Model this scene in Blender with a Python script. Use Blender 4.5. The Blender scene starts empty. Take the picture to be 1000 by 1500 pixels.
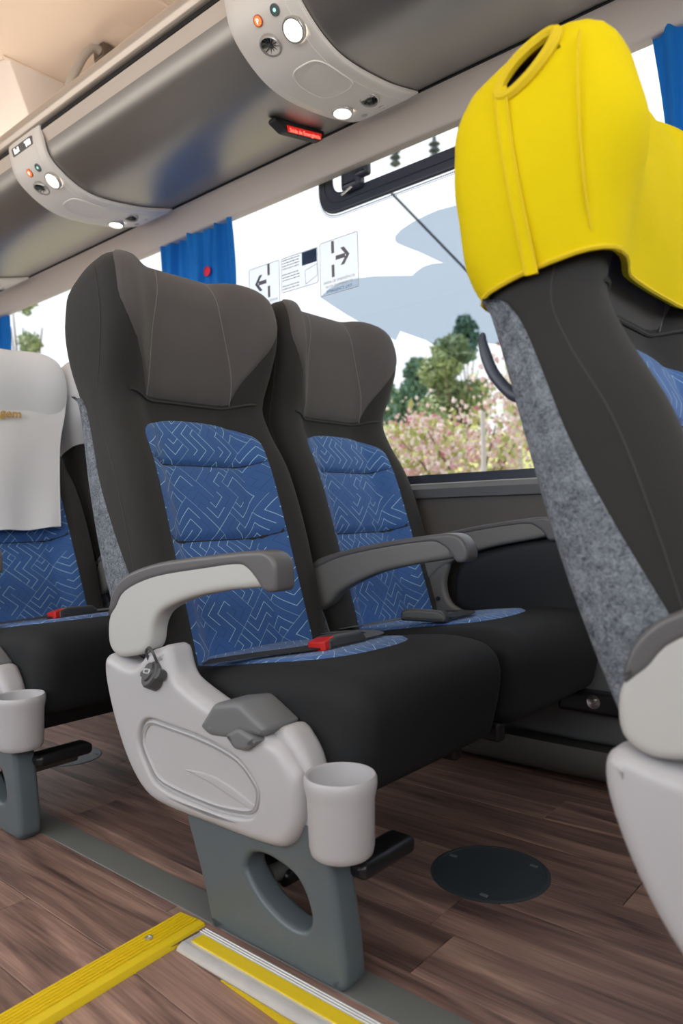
import bpy, bmesh, math, random
from mathutils import Vector, Matrix
from mathutils.geometry import tessellate_polygon
random.seed(7)
SC = bpy.context.scene
COL = SC.collection
# ------------------------------------------------------------------ camera
cd = bpy.data.cameras.new('camera')
cam = bpy.data.objects.new('camera', cd); COL.objects.link(cam); SC.camera = cam
EYE = 0.66
YAW = math.radians(40.5)
ROLL = math.atan(0.0235)
cd.sensor_fit = 'VERTICAL'; cd.sensor_height = 36.0
cd.lens = 36.0 * 1071.0 / 1500.0
cd.shift_y = 5.5 / 1500.0
cd.dof.use_dof = True; cd.dof.focus_distance = 1.45; cd.dof.aperture_fstop = 4.0
cd.clip_start = 0.02; cd.clip_end = 300
fwd = Vector((-math.sin(YAW), math.cos(YAW), 0))
rgt = Vector((math.cos(YAW), math.sin(YAW), 0))
up = Vector((0, 0, 1))
R3 = Matrix((rgt, up, -fwd)).transposed()
cam.matrix_world = Matrix.Translation((0, 0, EYE)) @ (R3 @ Matrix.Rotation(-ROLL, 3, 'Z')).to_4x4()
# ------------------------------------------------------------------ world, sun, exposure
SC.view_settings.view_transform = 'Standard'
SC.view_settings.look = 'None'
SC.view_settings.gamma = 1.0
SC.view_settings.use_curve_mapping = False
SC.view_settings.exposure = 0.35
w = bpy.data.worlds.new('sky'); SC.world = w; w.use_nodes = True
bg = w.node_tree.nodes['Background']
bg.inputs[0].default_value = (0.93, 0.96, 1.0, 1)
bg.inputs[1].default_value = 3.0
sd = bpy.data.lights.new('sun', 'SUN'); sd.energy = 9.0; sd.angle = 0.02; sd.color = (1.0, 0.94, 0.84)
sun = bpy.data.objects.new('sun', sd); COL.objects.link(sun)
sun.rotation_euler = Vector((-0.50, -0.22, 0.84)).to_track_quat('Z', 'Y').to_euler()
sun.location = (0, 0, 12)

# ------------------------------------------------------------------ materials
def nmat(name):
    m = bpy.data.materials.new(name); m.use_nodes = True
    nt = m.node_tree
    return m, nt, nt.nodes['Principled BSDF']

def nd(nt, t, **kw):
    n = nt.nodes.new(t)
    for k, v in kw.items(): setattr(n, k, v)
    return n

def plain(name, col, rough=0.5, metal=0.0, bump=0.0, bscale=400.0, vary=0.0, vscale=6.0, spec=0.5, sheen=0.0, coat=0.0):
    m, nt, p = nmat(name)
    p.inputs['Base Color'].default_value = (*col, 1)
    p.inputs['Roughness'].default_value = rough
    p.inputs['Metallic'].default_value = metal
    p.inputs['Specular IOR Level'].default_value = spec
    if sheen: p.inputs['Sheen Weight'].default_value = sheen
    if coat: p.inputs['Coat Weight'].default_value = coat; p.inputs['Coat Roughness'].default_value = 0.15
    tc = nd(nt, 'ShaderNodeTexCoord')
    if vary:
        nz = nd(nt, 'ShaderNodeTexNoise'); nz.inputs['Scale'].default_value = vscale; nz.inputs['Detail'].default_value = 4
        nt.links.new(tc.outputs['Object'], nz.inputs['Vector'])
        mx = nd(nt, 'ShaderNodeMix', data_type='RGBA')
        mx.inputs['A'].default_value = (*[c * (1 - vary) for c in col], 1)
        mx.inputs['B'].default_value = (*[min(1, c * (1 + vary)) for c in col], 1)
        nt.links.new(nz.outputs['Fac'], mx.inputs['Factor'])
        nt.links.new(mx.outputs['Result'], p.inputs['Base Color'])
    if bump:
        nz2 = nd(nt, 'ShaderNodeTexNoise'); nz2.inputs['Scale'].default_value = bscale; nz2.inputs['Detail'].default_value = 2
        nt.links.new(tc.outputs['Object'], nz2.inputs['Vector'])
        bp = nd(nt, 'ShaderNodeBump'); bp.inputs['Strength'].default_value = bump; bp.inputs['Distance'].default_value = 0.002
        nt.links.new(nz2.outputs['Fac'], bp.inputs['Height'])
        nt.links.new(bp.outputs['Normal'], p.inputs['Normal'])
    return m

def emis(name, col, st):
    m, nt, p = nmat(name)
    p.inputs['Base Color'].default_value = (*col, 1)
    p.inputs['Emission Color'].default_value = (*col, 1)
    p.inputs['Emission Strength'].default_value = st
    return m

def math_node(nt, op, a, b=None):
    n = nd(nt, 'ShaderNodeMath', operation=op)
    for i, v in enumerate((a, b)):
        if v is None: continue
        if isinstance(v, (int, float)): n.inputs[i].default_value = v
        else: nt.links.new(v, n.inputs[i])
    return n.outputs[0]

def maze_mat():
    """woven blue upholstery with a printed labyrinth of thin pale lines (UV in metres)"""
    m, nt, p = nmat('blue_maze_fabric')
    uv = nd(nt, 'ShaderNodeUVMap')
    mp = nd(nt, 'ShaderNodeMapping')
    mp.inputs['Rotation'].default_value = (0, 0, math.radians(45))
    mp.inputs['Scale'].default_value = (1, 1, 1)
    nt.links.new(uv.outputs[0], mp.inputs[0])
    sp = nd(nt, 'ShaderNodeSeparateXYZ'); nt.links.new(mp.outputs[0], sp.inputs[0])
    cell = 0.051; k = 3.0
    X = math_node(nt, 'DIVIDE', sp.outputs[0], cell); Y = math_node(nt, 'DIVIDE', sp.outputs[1], cell)
    fx = math_node(nt, 'FLOOR', X); fy = math_node(nt, 'FLOOR', Y)
    cb = nd(nt, 'ShaderNodeCombineXYZ'); nt.links.new(fx, cb.inputs[0]); nt.links.new(fy, cb.inputs[1])
    wn = nd(nt, 'ShaderNodeTexWhiteNoise', noise_dimensions='2D'); nt.links.new(cb.outputs[0], wn.inputs['Vector'])
    sc = nd(nt, 'ShaderNodeSeparateColor'); nt.links.new(wn.outputs['Color'], sc.inputs[0])
    lx = math_node(nt, 'SUBTRACT', X, fx); ly = math_node(nt, 'SUBTRACT', Y, fy)
    gx = math_node(nt, 'GREATER_THAN', sc.outputs[0], 0.5); gy = math_node(nt, 'GREATER_THAN', sc.outputs[1], 0.5)
    def flip(l, g):
        d = math_node(nt, 'SUBTRACT', 1.0, math_node(nt, 'MULTIPLY', l, 2.0))
        return math_node(nt, 'ADD', l, math_node(nt, 'MULTIPLY', g, d))
    mm = math_node(nt, 'MAXIMUM', flip(lx, gx), flip(ly, gy))
    v = math_node(nt, 'MULTIPLY', mm, k)
    fr = math_node(nt, 'FRACT', math_node(nt, 'ADD', v, 0.5))
    ds = math_node(nt, 'ABSOLUTE', math_node(nt, 'SUBTRACT', fr, 0.5))
    line = math_node(nt, 'LESS_THAN', ds, 0.036)
    # some stretches of line are woven in the dark yarn only
    w2 = nd(nt, 'ShaderNodeTexWhiteNoise', noise_dimensions='3D')
    cb2 = nd(nt, 'ShaderNodeCombineXYZ'); nt.links.new(fx, cb2.inputs[0]); nt.links.new(fy, cb2.inputs[1])
    nt.links.new(math_node(nt, 'FLOOR', math_node(nt, 'ADD', v, 0.5)), cb2.inputs[2]); nt.links.new(cb2.outputs[0], w2.inputs['Vector'])
    keep = math_node(nt, 'GREATER_THAN', w2.outputs['Value'], 0.22)
    lk = math_node(nt, 'MULTIPLY', line, keep)
    nz = nd(nt, 'ShaderNodeTexNoise'); nz.inputs['Scale'].default_value = 900
    tc = nd(nt, 'ShaderNodeTexCoord'); nt.links.new(tc.outputs['Object'], nz.inputs['Vector'])
    base = nd(nt, 'ShaderNodeMix', data_type='RGBA')
    base.inputs['A'].default_value = (0.024, 0.088, 0.27, 1); base.inputs['B'].default_value = (0.042, 0.14, 0.39, 1)
    nt.links.new(nz.outputs['Fac'], base.inputs['Factor'])
    dk = nd(nt, 'ShaderNodeMix', data_type='RGBA')
    nt.links.new(math_node(nt, 'MULTIPLY', line, 0.55), dk.inputs['Factor'])
    nt.links.new(base.outputs['Result'], dk.inputs['A']); dk.inputs['B'].default_value = (0.010, 0.035, 0.13, 1)
    mx = nd(nt, 'ShaderNodeMix', data_type='RGBA')
    nt.links.new(lk, mx.inputs['Factor']); nt.links.new(dk.outputs['Result'], mx.inputs['A'])
    mx.inputs['B'].default_value = (0.42, 0.66, 0.78, 1)
    nt.links.new(mx.outputs['Result'], p.inputs['Base Color'])
    p.inputs['Roughness'].default_value = 0.75
    p.inputs['Sheen Weight'].default_value = 0.15
    bp = nd(nt, 'ShaderNodeBump'); bp.inputs['Strength'].default_value = 0.25; bp.inputs['Distance'].default_value = 0.001
    nt.links.new(nz.outputs['Fac'], bp.inputs['Height']); nt.links.new(bp.outputs['Normal'], p.inputs['Normal'])
    return m

def carpet_mat():
    m, nt, p = nmat('grey_felt_carpet')
    tc = nd(nt, 'ShaderNodeTexCoord')
    a = nd(nt, 'ShaderNodeTexNoise'); a.inputs['Scale'].default_value = 170; a.inputs['Detail'].default_value = 5; a.inputs['Distortion'].default_value = 1.6
    b = nd(nt, 'ShaderNodeTexNoise'); b.inputs['Scale'].default_value = 28; b.inputs['Detail'].default_value = 3; b.inputs['Distortion'].default_value = 2.0
    for n in (a, b): nt.links.new(tc.outputs['Object'], n.inputs['Vector'])
    s = math_node(nt, 'ADD', math_node(nt, 'MULTIPLY', a.outputs['Fac'], 0.65), math_node(nt, 'MULTIPLY', b.outputs['Fac'], 0.35))
    r = nd(nt, 'ShaderNodeValToRGB'); nt.links.new(s, r.inputs[0])
    r.color_ramp.elements[0].position = 0.34; r.color_ramp.elements[0].color = (0.055, 0.063, 0.075, 1)
    r.color_ramp.elements[1].position = 0.66; r.color_ramp.elements[1].color = (0.27, 0.295, 0.33, 1)
    nt.links.new(r.outputs[0], p.inputs['Base Color']); p.inputs['Roughness'].default_value = 0.95
    p.inputs['Specular IOR Level'].default_value = 0.15
    bp = nd(nt, 'ShaderNodeBump'); bp.inputs['Strength'].default_value = 0.6; bp.inputs['Distance'].default_value = 0.003
    nt.links.new(s, bp.inputs['Height']); nt.links.new(bp.outputs['Normal'], p.inputs['Normal'])
    return m

def wood_mat():
    m, nt, p = nmat('wood_vinyl')
    tc = nd(nt, 'ShaderNodeTexCoord'); oi = nd(nt, 'ShaderNodeObjectInfo')
    off = nd(nt, 'ShaderNodeCombineXYZ')
    nt.links.new(math_node(nt, 'MULTIPLY', oi.outputs['Random'], 37.0), off.inputs[0])
    nt.links.new(math_node(nt, 'MULTIPLY', oi.outputs['Random'], 91.0), off.inputs[1])
    ad = nd(nt, 'ShaderNodeVectorMath', operation='ADD')
    nt.links.new(tc.outputs['Object'], ad.inputs[0]); nt.links.new(off.outputs[0], ad.inputs[1])
    mp = nd(nt, 'ShaderNodeMapping'); mp.inputs['Scale'].default_value = (1.1, 11, 1); nt.links.new(ad.outputs[0], mp.inputs[0])
    a = nd(nt, 'ShaderNodeTexNoise'); a.inputs['Scale'].default_value = 2.2; a.inputs['Detail'].default_value = 6; a.inputs['Distortion'].default_value = 1.0
    nt.links.new(mp.outputs[0], a.inputs['Vector'])
    mp2 = nd(nt, 'ShaderNodeMapping'); mp2.inputs['Scale'].default_value = (4, 120, 1); nt.links.new(ad.outputs[0], mp2.inputs[0])
    b = nd(nt, 'ShaderNodeTexNoise'); b.inputs['Scale'].default_value = 2.0; b.inputs['Detail'].default_value = 3; nt.links.new(mp2.outputs[0], b.inputs['Vector'])
    s = math_node(nt, 'ADD', math_node(nt, 'MULTIPLY', a.outputs['Fac'], 0.72), math_node(nt, 'MULTIPLY', b.outputs['Fac'], 0.28))
    r = nd(nt, 'ShaderNodeValToRGB'); nt.links.new(s, r.inputs[0])
    e = r.color_ramp.elements
    e[0].position = 0.33; e[0].color = (0.0747, 0.0448, 0.0389, 1)
    e[1].position = 0.68; e[1].color = (0.4485, 0.284, 0.2168, 1)
    mid = e.new(0.5); mid.color = (0.2317, 0.1405, 0.1136, 1)
    tone = math_node(nt, 'ADD', 0.75, math_node(nt, 'MULTIPLY', oi.outputs['Random'], 0.5))
    vm = nd(nt, 'ShaderNodeVectorMath', operation='SCALE'); nt.links.new(r.outputs[0], vm.inputs[0]); nt.links.new(tone, vm.inputs['Scale'])
    nt.links.new(vm.outputs[0], p.inputs['Base Color'])
    p.inputs['Roughness'].default_value = 0.42
    p.inputs['Specular IOR Level'].default_value = 0.4
    bp = nd(nt, 'ShaderNodeBump'); bp.inputs['Strength'].default_value = 0.12; bp.inputs['Distance'].default_value = 0.002
    nt.links.new(b.outputs['Fac'], bp.inputs['Height']); nt.links.new(bp.outputs['Normal'], p.inputs['Normal'])
    return m

def clear_mat(name, tint, gloss=0.06, rough=0.02):
    m, nt, p = nmat(name)
    out = nt.nodes['Material Output']; nt.nodes.remove(p)
    t = nd(nt, 'ShaderNodeBsdfTransparent'); t.inputs[0].default_value = (*tint, 1)
    g = nd(nt, 'ShaderNodeBsdfGlossy'); g.inputs['Roughness'].default_value = rough
    mx = nd(nt, 'ShaderNodeMixShader'); mx.inputs[0].default_value = gloss
    nt.links.new(t.outputs[0], mx.inputs[1]); nt.links.new(g.outputs[0], mx.inputs[2]); nt.links.new(mx.outputs[0], out.inputs[0])
    return m

def island_mat(name, cols, rough=0.7, trans=0.0):
    m, nt, p = nmat(name)
    g = nd(nt, 'ShaderNodeNewGeometry'); r = nd(nt, 'ShaderNodeValToRGB'); r.color_ramp.interpolation = 'LINEAR'
    nt.links.new(g.outputs['Random Per Island'], r.inputs[0])
    e = r.color_ramp.elements
    e[0].position = 0; e[0].color = (*cols[0], 1); e[1].position = 1; e[1].color = (*cols[-1], 1)
    for i, c in enumerate(cols[1:-1]):
        q = e.new((i + 1) / (len(cols) - 1)); q.color = (*c, 1)
    nt.links.new(r.outputs[0], p.inputs['Base Color']); p.inputs['Roughness'].default_value = rough
    p.inputs['Specular IOR Level'].default_value = 0.2
    return m

def cloth_mat(name, col):
    m, nt, p = nmat(name); out = nt.nodes['Material Output']
    p.inputs['Base Color'].default_value = (*col, 1); p.inputs['Roughness'].default_value = 0.8
    t = nd(nt, 'ShaderNodeBsdfTranslucent'); t.inputs[0].default_value = (*col, 1)
    mx = nd(nt, 'ShaderNodeMixShader'); mx.inputs[0].default_value = 0.5
    nt.links.new(p.outputs[0], mx.inputs[1]); nt.links.new(t.outputs[0], mx.inputs[2]); nt.links.new(mx.outputs[0], out.inputs[0])
    return m

M = dict(
    paving=plain('pale_paving', (0.42, 0.39, 0.36), 0.9, vary=0.15, vscale=1.5),
    black=plain('black_fabric', (0.030, 0.0290, 0.0278), 0.85, bump=0.25, bscale=1400, sheen=0.08, spec=0.25, vary=0.08, vscale=20),
    cush=plain('shaded_cushion_fabric', (0.0165, 0.0175, 0.0185), 0.8, bump=0.2, bscale=1300, spec=0.3, vary=0.08, vscale=15),  # darker copy of the seat black; cushion shade is put into the colour
    side=plain('black_vinyl', (0.020, 0.022, 0.025), 0.55, bump=0.08, bscale=900, spec=0.4),
    grey=plain('grey_headrest_fabric', (0.098, 0.089, 0.088), 0.8, bump=0.3, bscale=1500, sheen=0.1, spec=0.25, vary=0.05, vscale=20),
    seam=plain('dark_thread', (0.035, 0.034, 0.033), 0.8),
    thread=plain('grey_thread', (0.20, 0.19, 0.19), 0.8),
    blue=maze_mat(), carpet=carpet_mat(), wood=wood_mat(),
    lplast=plain('light_grey_plastic', (0.49, 0.48, 0.49), 0.38, bump=0.05, bscale=700, vary=0.04, vscale=5),
    aplast=plain('pale_arm_plastic', (0.51, 0.51, 0.49), 0.45, bump=0.05, bscale=700),
    mplast=plain('mid_grey_plastic', (0.175, 0.172, 0.163), 0.45),
    dplast=plain('charcoal_plastic', (0.060, 0.062, 0.066), 0.38),
    pad=plain('arm_pad_plastic', (0.115, 0.112, 0.115), 0.36),
    lever=plain('lever_grey_plastic', (0.16, 0.165, 0.17), 0.5),
    leg=plain('slate_leg_paint', (0.105, 0.130, 0.142), 0.35, vary=0.12, vscale=7),
    steel=plain('black_steel', (0.012, 0.012, 0.014), 0.35),
    chrome=plain('chrome', (0.7, 0.7, 0.7), 0.2, metal=1.0),
    alu=plain('aluminium', (0.72, 0.72, 0.71), 0.32, metal=0.35, vary=0.1, vscale=30),
    yrub=plain('yellow_rubber', (0.85, 0.63, 0.012), 0.45, vary=0.02, vscale=4),
    yel=plain('yellow_neoprene', (0.76, 0.585, 0.002), 0.85, bump=0.2, bscale=900, spec=0.15, vary=0.04, vscale=9),
    yseam=plain('yellow_binding', (0.72, 0.52, 0.003), 0.8),
    white=plain('white_cloth', (0.70, 0.71, 0.73), 0.8, bump=0.1, bscale=600, vary=0.04, vscale=8),
    gold=plain('gold_thread', (0.50, 0.30, 0.06), 0.6),
    red=plain('red_plastic', (0.62, 0.02, 0.015), 0.35),
    web=plain('black_webbing', (0.016, 0.016, 0.018), 0.7, bump=0.3, bscale=1200),
    curtain=cloth_mat('blue_curtain', (0.012, 0.26, 0.68)),
    curtred=plain('red_print', (0.65, 0.02, 0.07), 0.8),
    rack=plain('rack_satin_grey', (0.32, 0.305, 0.29), 0.40, metal=0.8),
    cream=plain('rack_cream_plastic', (0.62, 0.54, 0.47), 0.45),
    beam=plain('beam_cream_plastic', (0.66, 0.60, 0.56), 0.5),
    railm=plain('rail_satin_metal', (0.55, 0.48, 0.42), 0.3, metal=0.35),
    groove=plain('black_gasket', (0.012, 0.013, 0.016), 0.6),
    service=plain('service_panel_plastic', (0.80, 0.77, 0.74), 0.42),
    bezel=plain('silver_bezel', (0.50, 0.49, 0.47), 0.28, metal=0.6),
    vent=plain('vent_charcoal', (0.055, 0.060, 0.065), 0.4),
    ceil=plain('ceiling_cream', (0.84, 0.73, 0.63), 0.65, vary=0.02, vscale=2),
    duct=plain('duct_white', (0.80, 0.74, 0.70), 0.55),
    hand=plain('handle_grey', (0.40, 0.37, 0.34), 0.45),
    brown=plain('bracket_brown', (0.10, 0.075, 0.055), 0.4),
    wallp=plain('wall_trim_taupe', (0.105, 0.096, 0.090), 0.6, bump=0.1, bscale=900),
    sill=plain('sill_grey', (0.13, 0.135, 0.14), 0.5),
    frame=plain('window_frame_black', (0.040, 0.047, 0.070), 0.4),
    frit=plain('frit_blue_black', (0.030, 0.040, 0.110), 0.5),
    glass=clear_mat('window_glass', (0.57, 0.575, 0.58), 0.02),
    film=clear_mat('blue_window_film', (0.47, 0.54, 0.61), 0.01),
    sticker=clear_mat('sticker_film', (0.86, 0.87, 0.89), 0.03),
    prt=plain('sticker_grey_print', (0.16, 0.15, 0.17), 0.7),
    prt2=plain('sticker_pale_print', (0.42, 0.42, 0.45), 0.7),
    navy=plain('sticker_navy_print', (0.015, 0.045, 0.11), 0.7),
    bluep=plain('sticker_blue_print', (0.10, 0.25, 0.45), 0.7),
    strip=plain('floor_strip_grey', (0.16, 0.165, 0.155), 0.4, vary=0.2, vscale=5),
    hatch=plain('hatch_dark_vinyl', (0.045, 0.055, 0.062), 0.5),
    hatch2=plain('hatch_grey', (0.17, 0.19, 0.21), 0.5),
    lamp=emis('lamp_lens', (1.0, 0.93, 0.80), 6.0),
    led=emis('orange_led', (1.0, 0.16, 0.04), 1.1),
    ledg=emis('green_led', (0.35, 0.75, 0.62), 0.8),
    icon=emis('white_icon', (1.0, 0.95, 0.88), 1.2),
    exitr=emis('red_lit_plastic', (0.80, 0.02, 0.015), 0.35),
    exitt=emis('red_lit_letters', (1.0, 0.25, 0.18), 0.9),
    orange=plain('orange_button', (0.50, 0.12, 0.05), 0.4),
    slate=plain('slate_button', (0.10, 0.13, 0.14), 0.4),
    bounce_verge=plain('pale_bounce_ground', (0.52, 0.44, 0.36), 0.95, vary=0.12, vscale=1.0),
    grass=plain('sunny_grass', (0.46, 0.48, 0.17), 0.9, vary=0.35, vscale=0.5),
    bark=plain('bark', (0.16, 0.12, 0.10), 0.9, vary=0.3, vscale=3),
    pole=plain('pole_concrete', (0.55, 0.52, 0.50), 0.8),
    cable=plain('cable_blue_grey', (0.06, 0.075, 0.09), 0.6),
    leafd=island_mat('dark_leaves', [(0.10, 0.19, 0.16), (0.14, 0.25, 0.19), (0.20, 0.29, 0.18)]),
    leafm=island_mat('olive_leaves', [(0.19, 0.26, 0.13), (0.28, 0.35, 0.19), (0.38, 0.43, 0.24)]),
    leafy=island_mat('lime_leaves', [(0.30, 0.36, 0.10), (0.44, 0.48, 0.18), (0.55, 0.55, 0.26)]),
    bloom=island_mat('magnolia_petals', [(0.62, 0.30, 0.36), (0.78, 0.58, 0.60), (0.84, 0.72, 0.72), (0.86, 0.80, 0.78), (0.80, 0.66, 0.66), (0.55, 0.20, 0.28)]),
)

# ------------------------------------------------------------------ mesh helpers
class MB:
    def __init__(s): s.v = []; s.f = []; s.uv = {}
    def add(s, vs, fs, uvs=None):
        o = len(s.v); s.v += [tuple(p) for p in vs]; s.f += [tuple(i + o for i in f) for f in fs]
        if uvs:
            for i, q in enumerate(uvs): s.uv[o + i] = q
        return s
    def box(s, c, d, m=None):
        x, y, z = [q / 2 for q in d]
        vs = [Vector(c) + Vector((sx * x, sy * y, sz * z)) for sx in (-1, 1) for sy in (-1, 1) for sz in (-1, 1)]
        if m: vs = [m @ q for q in vs]
        return s.add(vs, [(0, 1, 3, 2), (4, 6, 7, 5), (0, 4, 5, 1), (2, 3, 7, 6), (0, 2, 6, 4), (1, 5, 7, 3)])
    def grid(s, P, uv=None, close_u=False):
        n = len(P); k = len(P[0]); vs = [p for row in P for p in row]
        fs = []
        for i in range(n - 1):
            for j in range(k if close_u else k - 1):
                a = i * k + j; b = i * k + (j + 1) % k
                fs.append((a, b, b + k, a + k))
        return s.add(vs, fs, [q for row in uv for q in row] if uv else None)
    def loft(s, P, cap0=True, cap1=True):
        o = len(s.v); s.grid(P, close_u=True); k = len(P[0])
        if cap0: s.f.append(tuple(o + j for j in range(k)))
        if cap1: s.f.append(tuple(o + (len(P) - 1) * k + j for j in reversed(range(k))))
        return s
    def tube(s, pts, r, n=8, caps=True):
        pts = [Vector(p) for p in pts]; rings = []
        t0 = (pts[1] - pts[0]).normalized()
        a = t0.orthogonal().normalized()
        for i, p in enumerate(pts):
            t = (pts[min(i + 1, len(pts) - 1)] - pts[max(i - 1, 0)]).normalized()
            a = (a - t * a.dot(t)).normalized(); b = t.cross(a)
            rr = r[i] if isinstance(r, (list, tuple)) else r
            rings.append([p + (a * math.cos(2 * math.pi * j / n) + b * math.sin(2 * math.pi * j / n)) * rr for j in range(n)])
        return s.loft(rings, caps, caps)
    def lathe(s, prof, m=None, n=24, cap0=False, cap1=False):
        rings = [[Vector((r * math.cos(2 * math.pi * j / n), r * math.sin(2 * math.pi * j / n), z)) for j in range(n)] for r, z in prof]
        if m: rings = [[m @ p for p in q] for q in rings]
        return s.loft(rings, cap0, cap1)
    def build(s, name, mat, parent=None, sharp=38, fix=True):
        me = bpy.data.meshes.new(name); me.from_pydata(s.v, [], s.f)
        if s.uv:
            l = me.uv_layers.new(name='UVMap')
            for lp in me.loops: l.data[lp.index].uv = s.uv.get(lp.vertex_index, (0, 0))
        if fix:
            bm = bmesh.new(); bm.from_mesh(me); bmesh.ops.recalc_face_normals(bm, faces=bm.faces); bm.to_mesh(me); bm.free()
        me.polygons.foreach_set('use_smooth', [True] * len(me.polygons))
        me.set_sharp_from_angle(angle=math.radians(sharp))
        me.materials.append(M[mat] if isinstance(mat, str) else mat)
        o = bpy.data.objects.new(name, me); COL.objects.link(o)
        if parent: o.parent = parent
        return o

def crs(P, n=6, closed=True):
    """Catmull-Rom through 2D/3D points"""
    out = []; N = len(P)
    for i in range(N if closed else N - 1):
        if closed: a, b, c, d = P[(i - 1) % N], P[i], P[(i + 1) % N], P[(i + 2) % N]
        else: a, b, c, d = P[max(i - 1, 0)], P[i], P[i + 1], P[min(i + 2, N - 1)]
        for k in range(n):
            t = k / n
            out.append(tuple(.5 * (2 * q + (r - p) * t + (2 * p - 5 * q + 4 * r - s) * t * t + (3 * q - p - 3 * r + s) * t ** 3) for p, q, r, s in zip(a, b, c, d)))
    if not closed: out.append(tuple(P[-1]))
    return out

def rounded(P, r, n=5):
    """polygon with every corner rounded by about r"""
    out = []; N = len(P)
    for i in range(N):
        p = Vector(P[i]); a = Vector(P[i - 1]) - p; b = Vector(P[(i + 1) % N]) - p
        q = min(r, a.length * .45, b.length * .45)
        s, e = p + a.normalized() * q, p + b.normalized() * q
        for k in range(n + 1):
            t = k / n
            out.append(tuple(s * (1 - t) ** 2 + p * 2 * t * (1 - t) + e * t * t))
    return out

def inset(P, d):
    N = len(P); area = sum(P[i][0] * P[(i + 1) % N][1] - P[(i + 1) % N][0] * P[i][1] for i in range(N))
    sg = 1 if area > 0 else -1; out = []
    for i in range(N):
        p, a, b = Vector(P[i]), Vector(P[i - 1]), Vector(P[(i + 1) % N])
        t1 = p - a; t2 = b - p
        n1 = Vector((-t1.y, t1.x)).normalized() if t1.length > 1e-9 else Vector((0, 0))
        n2 = Vector((-t2.y, t2.x)).normalized() if t2.length > 1e-9 else n1
        n = n1 + n2
        if n.length < 1e-6: n = n1
        n.normalize(); c = max(0.5, n.dot(n2))
        q = p + n * (sg * d / c); out.append((q.x, q.y))
    return out

def plate(mb, P, y0, y1, r, holes=(), n=4, axes='xz', back=True, hr=None):
    """plate of outline P in the XZ plane between y0 and y1 with rounded rims"""
    def pt(q, y): return (q[0], y, q[1]) if axes == 'xz' else ((y, q[0], q[1]) if axes == 'yz' else (q[0], q[1], y))
    sgn = 1 if y1 > y0 else -1
    for yf, dr in ((y0, sgn), (y1, -sgn)):
        loops = []
        rb = r if (yf == y0 or back) else 0.001
        for L, s in [(P, 1)] + [(h, -1) for h in holes]:
            if s < 0 and hr: rb = hr
            rings = []
            for k in range(n + 1):
                a = k / n * math.pi / 2
                rings.append([pt(q, yf + dr * rb * (1 - math.sin(a))) for q in inset(L, s * rb * (1 - math.cos(a)))])
            rings.append([pt(q, yf) for q in inset(L, s * (rb + min(0.004, rb * .4)))])
            mb.grid(rings, close_u=True)
            loops.append(inset(L, s * (rb + min(0.004, rb * .4))))
        o = len(mb.v); flat = [q for L in loops for q in L]
        tri = tessellate_polygon([[Vector((a, b, 0)) for a, b in L] for L in loops])
        mb.add([pt(q, yf) for q in flat], [tuple(t) for t in tri])
    for i, L in enumerate([P] + list(holes)):
        r0 = hr if i and hr else r
        rb = r0 if back else 0.001
        mb.grid([[pt(q, y0 + sgn * r0) for q in L], [pt(q, y1 - sgn * rb) for q in L]], close_u=True)
    return mb

def weld(o, d=1e-5):
    bm = bmesh.new(); bm.from_mesh(o.data); bmesh.ops.remove_doubles(bm, verts=bm.verts, dist=d)
    bmesh.ops.recalc_face_normals(bm, faces=bm.faces); bm.to_mesh(o.data); bm.free()
    o.data.polygons.foreach_set('use_smooth', [True] * len(o.data.polygons)); o.data.set_sharp_from_angle(angle=math.radians(38))
    return o

def plobj(name, mat, parent, P, y0, y1, r, **kw):
    return weld(plate(MB(), P, y0, y1, r, **kw).build(name, mat, parent, fix=False))

def rbox(name, mat, parent, c, d, r, m=None):
    x, z = d[0] / 2, d[2] / 2
    P = rounded([(-x, -z), (x, -z), (x, z), (-x, z)], r, 4)
    mb = plate(MB(), P, -d[1] / 2, d[1] / 2, min(r, d[1] * .45))
    T = Matrix.Translation(c) @ (m if m else Matrix())
    mb.v = [tuple(T @ Vector(p)) for p in mb.v]
    return weld(mb.build(name, mat, parent, fix=False))

def tag(o, label=None, cat=None, group=None, kind=None):
    if label: o['label'] = label
    if cat: o['category'] = cat
    if group: o['group'] = group
    if kind: o['kind'] = kind
    return o

def empty(name, loc, label=None, cat=None, group=None):
    o = bpy.data.objects.new(name, None); COL.objects.link(o); o.location = loc; o.empty_display_size = 0.1
    return tag(o, label, cat, group)

def kids(o): return [c for c in bpy.data.objects if c.parent == o]
def copy_tree(o, parent=None):
    c = o.copy(); COL.objects.link(c); c.parent = parent
    for ch in kids(o): copy_tree(ch, c)
    return c

def text(name, body, size, mat, parent, m, extrude=0.0006, align='CENTER', italic=0.0, bold=False):
    cu = bpy.data.curves.new(name, 'FONT'); cu.body = body; cu.size = size; cu.extrude = extrude
    cu.align_x = align; cu.align_y = 'CENTER'; cu.shear = italic
    if bold: cu.offset = size * 0.02
    t = bpy.data.objects.new(name, cu); COL.objects.link(t)
    dg = bpy.context.evaluated_depsgraph_get()
    me = bpy.data.meshes.new_from_object(t.evaluated_get(dg)); bpy.data.objects.remove(t)
    me.transform(m); me.materials.clear(); me.materials.append(M[mat])
    o = bpy.data.objects.new(name, me); COL.objects.link(o)
    if parent: o.parent = parent
    return o

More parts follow.
